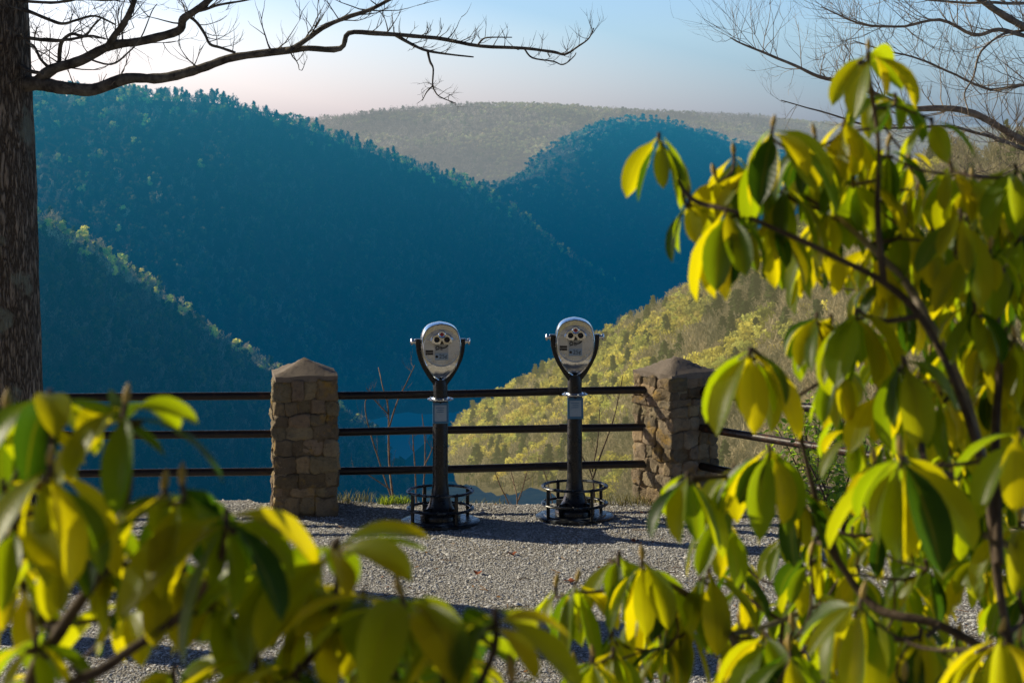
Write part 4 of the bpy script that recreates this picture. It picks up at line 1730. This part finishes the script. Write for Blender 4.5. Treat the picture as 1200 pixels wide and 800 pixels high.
def bush(name, root, label, stems, whorls, mat_leaf, seed, group=None, Lscale=1.0, dens=0.0, droop=0, n_own=20):
    rr = random.Random(seed)
    t = empty(name, root)
    tag(t, label, 'bush', group)
    ml = MB()
    ms = MB()
    mp = MB()
    nodes = []
    for lst, r0, r1, pale in stems:
        tgt = mp if pale else ms
        s, ra = limb(tgt, [loc(t, P(*q)) for q in lst], r0, r1, 8, 5, .006)
        nodes += list(zip(s, ra))
    own = list(whorls[:n_own])
    more = []
    for wv in whorls:
        for q in range(2):
            if rr.random() < dens and (wv[0] > 950 or wv[1] > 600):
                more.append((wv[0] + rr.uniform(-45, 45), wv[1] + rr.uniform(5, 50), wv[2] + rr.uniform(.05, .4), wv[3] * rr.uniform(.75, 1.0), max(5, wv[4] - 1), wv[5], wv[6]))
    whorls = whorls + more
    order = sorted(whorls, key=lambda w_: min(((loc(t, P(w_[0], w_[1], w_[2])) - q[0]).length for q in nodes)) if nodes else 0)
    for wv in order:
        px, py, Y, L, n_, pa, pb = wv[:7]
        azs = wv[7] if len(wv) > 7 else None
        T = loc(t, P(px, py, Y))
        # twig to the nearest stem below
        best, bd = None, 1e9
        for q, ra in nodes:
            dv = T - q
            pen = dv.length + (.5 * max(0, q.z - T.z + .03))
            if pen < bd and dv.length > .03:
                bd, best = pen, (q, ra)
        if best:
            q, ra = best
            mid = q.lerp(T, .55) + Vector((rr.uniform(-.02, .02), rr.uniform(-.02, .02), -.05 * min(1, (T - q).length / .3)))
            s, rad = limb(ms, [q, mid, T - Vector((0, 0, .018)), T], min(ra * .7, .0055), .0032, 7, 5, .003)
            nodes += list(zip(s[4:-4], rad[4:-4]))
        a0 = rr.uniform(0, 6.28)
        ta, tl = rr.uniform(0, 6.28), rr.uniform(5, 34)
        for k in range(n_):
            az = azs[k] if azs and k < len(azs) else a0 + k * 2.399 + rr.uniform(-.25, .25)
            Lk = L * Lscale * (1.04 if wv in own else .88) * rr.uniform(.62, 1.12)
            tz = tl * math.cos(az - ta)
            W = Lk * rr.uniform(.30, .39)
            yel = min(1, max(0, rr.gauss(.57, .40)))
            tint = (yel, 1.0 if rr.random() < .22 else 0.0, 0)
            b = T + Vector((math.cos(az) * .005, math.sin(az) * .005, -.006 - .016 * (k / n_)))
            leaf(ml, rr, b, az, Lk, W, math.radians(min(pa + droop + tz + rr.uniform(-16, 16), 82)), math.radians(min(pb + droop * .6 + tz * .7 + rr.uniform(-16, 8), 96)), rr.uniform(-.75, .75), tint, rr.uniform(.15, .55))
        if rr.random() < .45:
            o = link('bud', BUD, t)
            o.location = T
            sc = rr.uniform(.55, .85)
            o.scale = (sc, sc, sc * rr.uniform(1, 1.3))
            o.rotation_euler = (rr.uniform(-.3, .3), rr.uniform(-.3, .3), 0)
    ml.build('foliage', mat_leaf, t, True, 180)
    if ms.v:
        ms.build('stems', M['stem'], t, True, 80).name = 'branch'
    if mp.v:
        mp.build('stems', M['stem_pale'], t, True, 80).name = 'branch'
    return t


L1 = .118
right_whorls = [
    (773, 155, 3.2, L1, 6, 45, 80), (807, 232, 3.2, .09, 5, 25, 72), (905, 148, 3.05, .145, 11, 30, 78),
    (851, 243, 3.1, .135, 11, 35, 84), (907, 254, 3.2, .11, 7, 40, 82), (989, 138, 3.2, .115, 8, 35, 80),
    (972, 240, 3.25, .10, 6, 35, 78), (1018, 58, 3.15, .115, 8, 5, 66), (1090, 136, 3.2, .09, 5, 15, 68),
    (838, 205, 3.25, .105, 7, 35, 82), (882, 196, 3.2, .115, 8, 35, 82), (922, 214, 3.2, .115, 8, 38, 82), (955, 158, 3.15, .12, 8, 32, 80), (1000, 205, 3.2, .115, 8, 36, 80), (1028, 282, 3.3, .105, 7, 38, 82), (955, 272, 3.3, .10, 7, 40, 82), (1040, 170, 3.2, .10, 7, 34, 80), (985, 420, 3.15, .115, 7, 40, 82), (1030, 455, 3.15, .11, 7, 40, 82), (845, 600, 3.1, .11, 7, 36, 82),
    (860, 180, 3.3, .10, 6, 35, 80), (940, 190, 3.3, .12, 7, 40, 80), (985, 185, 3.3, .11, 6, 40, 80),
    (1112, 190, 3.15, .11, 7, 35, 80), (1188, 192, 3.1, .12, 8, 25, 75), (1126, 245, 3.0, .13, 7, 45, 82),
    (1160, 290, 3.1, .12, 8, 35, 80), (1195, 270, 3.2, .12, 7, 30, 78), (1150, 210, 3.3, .11, 7, 30, 80), (1175, 240, 3.35, .11, 7, 35, 80),
    (1003, 361, 3.1, .135, 11, 30, 80), (1142, 352, 3.1, .11, 8, 35, 78), (1060, 265, 3.35, .10, 6, 40, 82), (1035, 215, 3.3, .10, 6, 40, 80),
    (1058, 417, 3.0, .125, 8, 40, 80), (880, 407, 3.05, .135, 11, 32, 80), (1190, 395, 3.2, .12, 8, 35, 80), (1120, 395, 3.3, .12, 7, 40, 80),
    (1055, 531, 2.65, .145, 11, 28, 76), (1160, 440, 3.2, .12, 8, 38, 80), (1195, 500, 2.7, .13, 7, 30, 75),
    (807, 552, 3.0, .125, 8, 32, 80), (902, 520, 3.0, .14, 12, 38, 82), (936, 566, 3.1, .11, 7, 40, 82), (860, 545, 3.1, .12, 6, 30, 78),
    (967, 608, 3.2, .09, 6, 45, 82), (1010, 700, 2.75, .135, 8, 35, 80), (1172, 740, 2.6, .14, 8, 30, 76),
    (1115, 560, 3.1, .11, 7, 35, 80), (1160, 590, 3.2, .11, 7, 35, 80), (1195, 610, 3.1, .12, 7, 35, 80), (1085, 655, 3.25, .10, 6, 35, 80), (1140, 650, 3.3, .10, 6, 35, 80),
    (1195, 690, 3.1, .11, 7, 35, 80), (1080, 735, 2.9, .12, 7, 35, 80), (1130, 775, 2.7, .12, 7, 30, 78), (950, 650, 3.2, .085, 5, 40, 80), (925, 760, 2.9, .12, 7, 35, 80), (1060, 795, 2.7, .12, 7, 30, 76), (965, 795, 2.7, .13, 7, 25, 74), (1195, 790, 2.6, .13, 7, 25, 74),
]
right_stems = [
    ([(1196, 1700, 3.1), (1195, 1200, 3.05), (1190, 830, 3.0), (1172, 700, 3.0), (1155, 570, 3.05), (1120, 455, 3.05), (1078, 372, 3.1), (1035, 332, 3.1), (985, 305, 3.1), (930, 277, 3.1), (865, 248, 3.1), (812, 234, 3.15), (790, 200, 3.2), (775, 165, 3.2)], .0085, .003, False),
    ([(1036, 332, 3.1), (1030, 250, 3.12), (1028, 180, 3.15), (1019, 90, 3.15), (1018, 62, 3.15)], .006, .003, False),
    ([(1152, 545, 3.05), (1130, 460, 3.15), (1095, 390, 3.15), (1062, 335, 3.2), (1030, 300, 3.2), (1000, 268, 3.22), (975, 245, 3.25)], .0085, .0045, True),
    ([(1170, 660, 3.0), (1166, 520, 3.1), (1172, 430, 3.15), (1165, 340, 3.15), (1150, 300, 3.1), (1130, 252, 3.05)], .008, .004, False),
    ([(1185, 780, 3.0), (1100, 735, 3.0), (1030, 715, 3.05), (985, 660, 3.1), (955, 610, 3.1), (920, 570, 3.05), (880, 558, 3.05), (812, 560, 3.0)], .008, .0035, False),
    ([(1120, 560, 3.05), (1085, 545, 2.9), (1078, 500, 3.0), (1066, 450, 3.0), (1059, 420, 3.0)], .006, .0035, False),
    ([(1078, 372, 3.1), (1040, 378, 3.1), (1015, 372, 3.1), (1004, 364, 3.1)], .005, .0035, False),
    ([(1190, 640, 3.05), (1120, 610, 3.1), (1080, 590, 2.95), (1062, 545, 2.7), (1056, 533, 2.65)], .006, .0035, True),
    ([(985, 660, 3.1), (950, 560, 3.1), (925, 470, 3.1), (900, 425, 3.07), (881, 409, 3.05)], .005, .0032, False),
]
rf = random.Random(77)
for q in range(18):
    right_whorls.append((rf.uniform(1040, 1225), rf.uniform(195, 330), rf.uniform(3.2, 3.8), rf.uniform(.09, .12), 8, 32, 80))
for q in range(64):
    y_ = rf.uniform(290, 815)
    x_ = rf.uniform(1045 if y_ < 560 else 905, 1225)
    right_whorls.append((x_, y_, rf.uniform(3.15, 3.9), rf.uniform(.085, .125), 8, 32, 80))
bushR = bush('rhododendron_bush', P(1196, 1120, 3.08), 'tall rhododendron with drooping glowing yellow-green leaves filling the right side', right_stems, right_whorls, M['leaf'], 31, Lscale=.98, dens=.7, droop=6, n_own=63)
mid_whorls = [
    (725, 645, 3.35, .135, 8, 42, 82), (676, 680, 3.3, .115, 7, 35, 80), (753, 654, 3.2, .135, 9, 32, 80), (831, 662, 3.2, .12, 7, 20, 74),
    (897, 740, 3.0, .13, 8, 30, 78), (696, 768, 3.1, .125, 8, 35, 80), (780, 790, 3.0, .125, 8, 30, 78), (845, 792, 3.0, .12, 7, 30, 78), (800, 700, 3.3, .11, 7, 38, 80), (870, 680, 3.3, .10, 6, 30, 78),
]
for q in range(10):
    mid_whorls.append((rf.uniform(690, 930), rf.uniform(700, 815), rf.uniform(3.1, 3.5), rf.uniform(.09, .12), 8, 32, 80))
mid_stems = [
    ([(900, 1700, 3.2), (895, 1100, 3.15), (880, 830, 3.1), (858, 745, 3.15), (820, 705, 3.2), (780, 680, 3.2), (755, 660, 3.2)], .011, .0035, False),
    ([(858, 745, 3.15), (845, 700, 3.2), (832, 668, 3.2)], .005, .0035, False),
    ([(800, 692, 3.2), (765, 700, 3.25), (730, 690, 3.3), (724, 650, 3.35)], .005, .0035, False),
    ([(1000, 705, 3.4), (950, 712, 3.35), (890, 735, 3.2), (850, 745, 3.15)], .0035, .005, True),
]
bushM = bush('rhododendron_bush', P(895, 1100, 3.15), 'low rhododendron with hanging leaf clusters over the gravel at bottom centre', mid_stems, mid_whorls, M['leaf'], 44, Lscale=1.0, dens=.4, droop=12, n_own=10)
LB = .13
left_whorls = [
    (58, 455, 2.15, .135, 8, 15, 62), (147, 471, 2.1, .13, 8, 5, 68), (57, 542, 2.05, .125, 8, 35, 78), (192, 572, 2.15, .12, 8, 10, 60), (213, 567, 2.1, .12, 6, 25, 74),
    (265, 597, 2.05, .145, 8, 15, 72), (318, 642, 2.2, .125, 7, 25, 70), (392, 634, 2.12, .132, 10, 2, 50), (471, 698, 2.08, .15, 10, 2, 56), (345, 655, 2.2, .13, 8, 10, 64), (425, 690, 2.2, .12, 8, 10, 62), (365, 712, 2.2, .11, 7, 25, 72),
    (579, 712, 2.05, .135, 8, 8, 52), (440, 780, 2.1, .12, 8, 20, 66), (300, 760, 2.15, .12, 8, 30, 74), (350, 775, 2.1, .12, 7, 20, 70), (250, 690, 2.2, .125, 7, 35, 78), (190, 650, 2.2, .13, 7, 35, 78),
    (110, 600, 2.2, .125, 7, 35, 78), (20, 600, 2.1, .12, 7, 30, 74), (8, 480, 2.2, .13, 7, 20, 66), (5, 560, 2.15, .12, 6, 25, 72), (130, 640, 2.25, .11, 6, 35, 78), (520, 780, 2.05, .125, 8, 15, 60), (600, 795, 2.0, .13, 7, 15, 60), (30, 680, 2.3, .10, 5, 30, 70),
]
for q in range(16):
    x_ = rf.uniform(-20, 560)
    left_whorls.append((x_, rf.uniform(max(600, 560 + x_ * .32), 815), rf.uniform(2.15, 2.6), rf.uniform(.10, .125), 8, 20, 70))
for x_, y_ in ((75, 620), (130, 610), (215, 650), (15, 640)):
    left_whorls.append((x_, y_, rf.uniform(2.2, 2.5), .115, 8, 25, 74))
left_stems = [
    ([(10, 1700, 2.2), (15, 1150, 2.2), (30, 830, 2.2), (70, 740, 2.2), (110, 680, 2.2), (140, 620, 2.2), (180, 590, 2.15), (192, 575, 2.15)], .010, .0035, False),
    ([(15, 1150, 2.2), (60, 850, 2.15), (130, 780, 2.15), (210, 720, 2.15), (255, 650, 2.1), (265, 602, 2.05)], .008, .0035, False),
    ([(60, 850, 2.15), (200, 860, 2.15), (330, 800, 2.15), (380, 740, 2.15), (395, 680, 2.15), (397, 630, 2.15)], .007, .0035, False),
    ([(200, 860, 2.15), (380, 870, 2.1), (455, 790, 2.1), (470, 740, 2.1), (471, 706, 2.1)], .006, .0035, False),
    ([(380, 870, 2.1), (520, 850, 2.05), (575, 770, 2.05), (579, 716, 2.05)], .006, .0035, False),
    ([(100, 690, 2.2), (75, 620, 2.15), (60, 548, 2.05), (62, 500, 2.1), (58, 459, 2.15)], .006, .0035, False),
    ([(140, 620, 2.2), (150, 560, 2.15), (140, 510, 2.12), (147, 475, 2.1)], .005, .0035, False),
]
bushL = bush('rhododendron_bush', P(15, 1150, 2.2), 'blurred rhododendron with broad dark and yellow leaves across the lower left corner', left_stems, left_whorls, M['leaf'], 52, Lscale=.93, dens=.2, droop=0, n_own=11)

# small-leaved bush by the slanting rails
rr = random.Random(9)


def leafy_shrub(name, px, pyb, Y, wpx, hpx, n, lsize, label, seed, cat='bush', mat=None):
    rr = random.Random(seed)
    base = P(px, pyb, Y)
    t = empty(name, base)
    tag(t, label, cat)
    ms, ml = MB(), MB()
    W, H = wpx / 2 * Y / F, hpx * Y / F
    tips = []
    for k in range(9):
        a_ = k * 2.4
        q = Vector((math.cos(a_) * W * rr.uniform(.3, .9), math.sin(a_) * W * rr.uniform(.3, .9), H * rr.uniform(.5, .95)))
        s, ra = limb(ms, [(0, 0, -.05), q * .5 + Vector((0, 0, H * .08)), q], .010, .003, 6, 5, .01)
        tips += s[3:]
        twigs_along(ms, rr, s, ra, 5, H * .3, 1, .3, .3)
    for k in range(n):
        q = rr.choice(tips) + Vector((rr.gauss(0, .16) * W, rr.gauss(0, .16) * W, rr.gauss(0, .10) * H))
        az = rr.uniform(0, 6.28)
        L = lsize * rr.uniform(.7, 1.3)
        leaf(ml, rr, q, az, L, L * .5, math.radians(rr.uniform(-40, 30)), math.radians(rr.uniform(10, 70)), rr.uniform(-.5, .5), (rr.random(), 0, 0), .3)
    ms.build('branch', M['stem'], t, True, 80)
    ml.build('foliage', mat or M['leaf_small'], t, True, 180)
    return t


leafy_shrub('shrub', 985, 640, 10.5, 150, 125, 420, .055, 'dense small-leaved shrub below the slanting rusty rails', 3)
leafy_shrub('leafy_sapling', 955, 600, 19, 130, 150, 700, .075, 'bright green leafy sapling beyond the rails nearest the corner pillar', 5, 'sapling')
leafy_shrub('leafy_sapling', 1065, 620, 17, 120, 150, 600, .075, 'bright green leafy sapling behind the far end of the rusty rails', 6, 'sapling')

# bare saplings past the railing


def sapling(px, Y, lines, label, seed, mat='sapling'):
    rr = random.Random(seed)
    b = P(px, 610, Y)
    t = empty('sapling', b)
    tag(t, label, 'sapling')
    mb = MB()
    for lst, w0 in lines:
        s, ra = limb(mb, [loc(t, P(x, y, Y + .15 * math.sin(i * 2.1 + x))) for i, (x, y) in enumerate(lst)], px_r(w0, Y), px_r(.9, Y), 6, 4, .004)
        twigs_along(mb, rr, s, ra, 3, .16, 1, .4, .3, .6)
    mb.build('stem', M[mat], t, True, 80)
    return t


sapling(462, 16.6, [([(466, 622), (462, 595), (456, 540), (455, 480), (449, 455), (443, 430)], 3.4), ([(456, 500), (466, 470), (478, 445), (486, 428)], 2.2), ([(461, 590), (446, 545), (432, 500), (428, 470), (440, 460)], 2.0), ([(455, 485), (440, 470), (430, 455)], 1.6), ([(460, 575), (438, 560), (415, 548), (400, 552)], 1.5)],
        'tall forked bare sapling beyond the rails between lone pillar and left viewer', 1)
sapling(488, 16.3, [([(490, 622), (488, 590), (486, 540), (483, 505)], 2.6), ([(494, 622), (497, 560), (498, 520), (495, 485)], 1.8), ([(496, 548), (505, 530), (510, 515)], 1.5)],
        'thin bare saplings just left of the left viewer post', 2)
sapling(600, 16.4, [([(602, 622), (597, 592), (586, 568), (577, 545)], 2.0), ([(602, 622), (606, 588), (602, 565), (598, 550)], 1.8), ([(605, 592), (613, 570), (619, 545)], 1.6)],
        'low forked bare sapling midway between the two viewers', 3)
sapling(697, 16.6, [([(700, 622), (697, 585), (693, 556), (682, 535), (668, 515)], 2.6), ([(695, 560), (705, 530), (716, 500), (724, 470), (730, 440)], 2.2), ([(694, 552), (700, 520), (703, 480)], 1.8)],
        'dark forked sapling between the right viewer and the corner pillar', 4, 'stem')
sapling(640, 16.8, [([(650, 622), (648, 590), (640, 560), (634, 545)], 1.5)], 'single thin bare stem just left of the right viewer', 5)

# rocks, grass tuft, fallen leaves at the edge


def rock(px, py, Y, size, label, seed):
    b = P(px, py, Y)
    b.z = float(ground_z(np.array([b.x]), np.array([Y]))[0])
    mb = MB()
    vs, fs = [], []
    n, m_ = 14, 9
    for j in range(m_ + 1):
        for i in range(n):
            th, ph = 2 * math.pi * i / n, math.pi * j / m_
            q = Vector((math.cos(th) * math.sin(ph), math.sin(th) * math.sin(ph), math.cos(ph)))
            d = 1 + .35 * mnoise.noise(q * 1.3 + Vector((seed, 0, 0))) + .12 * mnoise.noise(q * 4)
            vs.append(Vector((q.x * size[0], q.y * size[1], q.z * size[2])) * d)
    for j in range(m_):
        for i in range(n):
            i2 = (i + 1) % n
            fs.append((j * n + i, (j + 1) * n + i, (j + 1) * n + i2, j * n + i2))
    mb.add(vs, fs, (1.1, 1.0, .9))
    o = mb.build('rock', M['rock'], None, True, 60)
    o.location = b
    tag(o, label, 'rock')
    return o


rock(413, 596, 15.5, (.11, .09, .06), 'low brown rock beside the lone pillar at the gravel edge', 1)
rock(442, 600, 15.5, (.07, .06, .035), 'small brown rock between the lone pillar and the grass tuft', 5)
rock(768, 598, 15.1, (.06, .05, .04), 'small stone at the foot of the sunlit corner pillar', 9)


def grass_tuft(px, Y, w_, label, seed, n=260, h=.07):
    rr = random.Random(seed)
    b = P(px, 600, Y)
    b.z = float(ground_z(np.array([b.x]), np.array([Y]))[0]) - .005
    mb = MB()
    for k in range(n):
        a_ = rr.uniform(0, 6.28)
        d = w_ * rr.random() ** .5
        q = Vector((math.cos(a_) * d, math.sin(a_) * d * .5, 0))
        ln = h * rr.uniform(.5, 1.2)
        az = rr.uniform(0, 6.28)
        o2 = Vector((math.cos(az), math.sin(az), 0))
        sd_ = Vector((-o2.y, o2.x, 0)) * .003
        mb.add([q - sd_, q + sd_, q + o2 * ln * .3 + sd_ * .7 + Vector((0, 0, ln * .7)), q + o2 * ln * .3 - sd_ * .7 + Vector((0, 0, ln * .7)), q + o2 * ln * .7 + Vector((0, 0, ln))],
               [(0, 1, 2, 3), (3, 2, 4)], (rr.random(), 0, 0))
    o = mb.build('grass_tuft', M['leaf_small'], None, False)
    o.location = b
    tag(o, label, 'grass')
    return o


grass_tuft(462, 15.35, .13, 'small green grass tuft at the gravel edge left of the left viewer', 1)
grass_tuft(1130, 13.2, .35, 'green grass patch behind the right bush at the path edge', 2, 700, .12)
M['dry_grass'] = m_leaf('dry edge grass', (.16, .12, .05), (.30, .24, .10), (.50, .40, .15), .4)
for i, (px, lab) in enumerate(((560, 'thin dry grass at the gravel edge right of the left viewer'), (735, 'thin dry grass at the gravel edge beside the corner pillar'), (405, 'thin dry grass beside the lone pillar base'))):
    g_ = grass_tuft(px, 15.42, .22, lab, 30 + i, 150, .085)
    g_.data.materials.clear()
    g_.data.materials.append(M['dry_grass'])
# dry leaf scraps and twig bits lying about
rr = random.Random(88)
mb = MB()
for k in range(420):
    y_ = 10.2 + 5.2 * rr.random()
    x_ = rr.uniform(-.27, .27) * y_
    z_ = float(ground_z(np.array([x_]), np.array([y_]))[0]) + .012
    a_ = rr.uniform(0, 6.28)
    if rr.random() < .6:
        l_ = rr.uniform(.008, .022)
        c_ = rr.choice([(.9, .8, .7), (1.0, .6, .4), (.7, .55, .4)])
        e1 = Vector((math.cos(a_), math.sin(a_), rr.uniform(-.3, .3))) * l_
        e2 = Vector((-math.sin(a_), math.cos(a_), rr.uniform(-.4, .4))) * l_ * .5
        q = Vector((x_, y_, z_))
        mb.add([q - e1, q + e2, q + e1, q - e2], [(0, 1, 2, 3)], c_)
    else:
        l_ = rr.uniform(.02, .07)
        q = Vector((x_, y_, z_))
        e1 = Vector((math.cos(a_), math.sin(a_), 0)) * l_
        mb.tube([q - e1, q + Vector((0, 0, .004)), q + e1], .0022, 4, True, (.7, .6, .5))
t_ = NT('dry litter')
lt = t_.done(t_.bsdf(t_.mix(1.0, t_.tint(), (.40, .27, .15), 'MULTIPLY'), .9, spec=.1))
tag(mb.build('leaf_litter', lt, None, False), 'dry leaf scraps and twig bits lying over the gravel', 'litter', kind='stuff')
mb0 = None
for i, (px, py, lab) in enumerate(((666, 681, 'rust red fallen leaf on sunlit gravel near the low bush'), (600, 650, 'small tan fallen leaf on sunlit gravel below the viewers'), (560, 672, 'pale orange fallen leaf mid gravel left of the red leaf'), (745, 634, 'rust red fallen leaf at the shadow edge by the low bush'))):
    Y = CH * F / (py - HY)
    b = P(px, py, Y)
    mb = MB()
    rr = random.Random(i)
    vs = [Vector((0, 0, .012))]
    for k in range(10):
        a_ = k / 10 * 6.283
        d = .035 * (1 + .35 * math.cos(a_ * 5 + i)) * (.8 if i else 1)
        vs.append(Vector((math.cos(a_) * d, math.sin(a_) * d, .012 + .012 * math.sin(a_ * 2 + i))))
    mb.add(vs, [(0, 1 + k, 1 + (k + 1) % 10) for k in range(10)])
    o = mb.build('fallen_leaf', M['red_leaf'], None, True, 80)
    o.location = (b.x, b.y, float(ground_z(np.array([b.x]), np.array([b.y]))[0]) + .006)
    tag(o, lab, 'leaf', 'fallen leaves on the gravel')
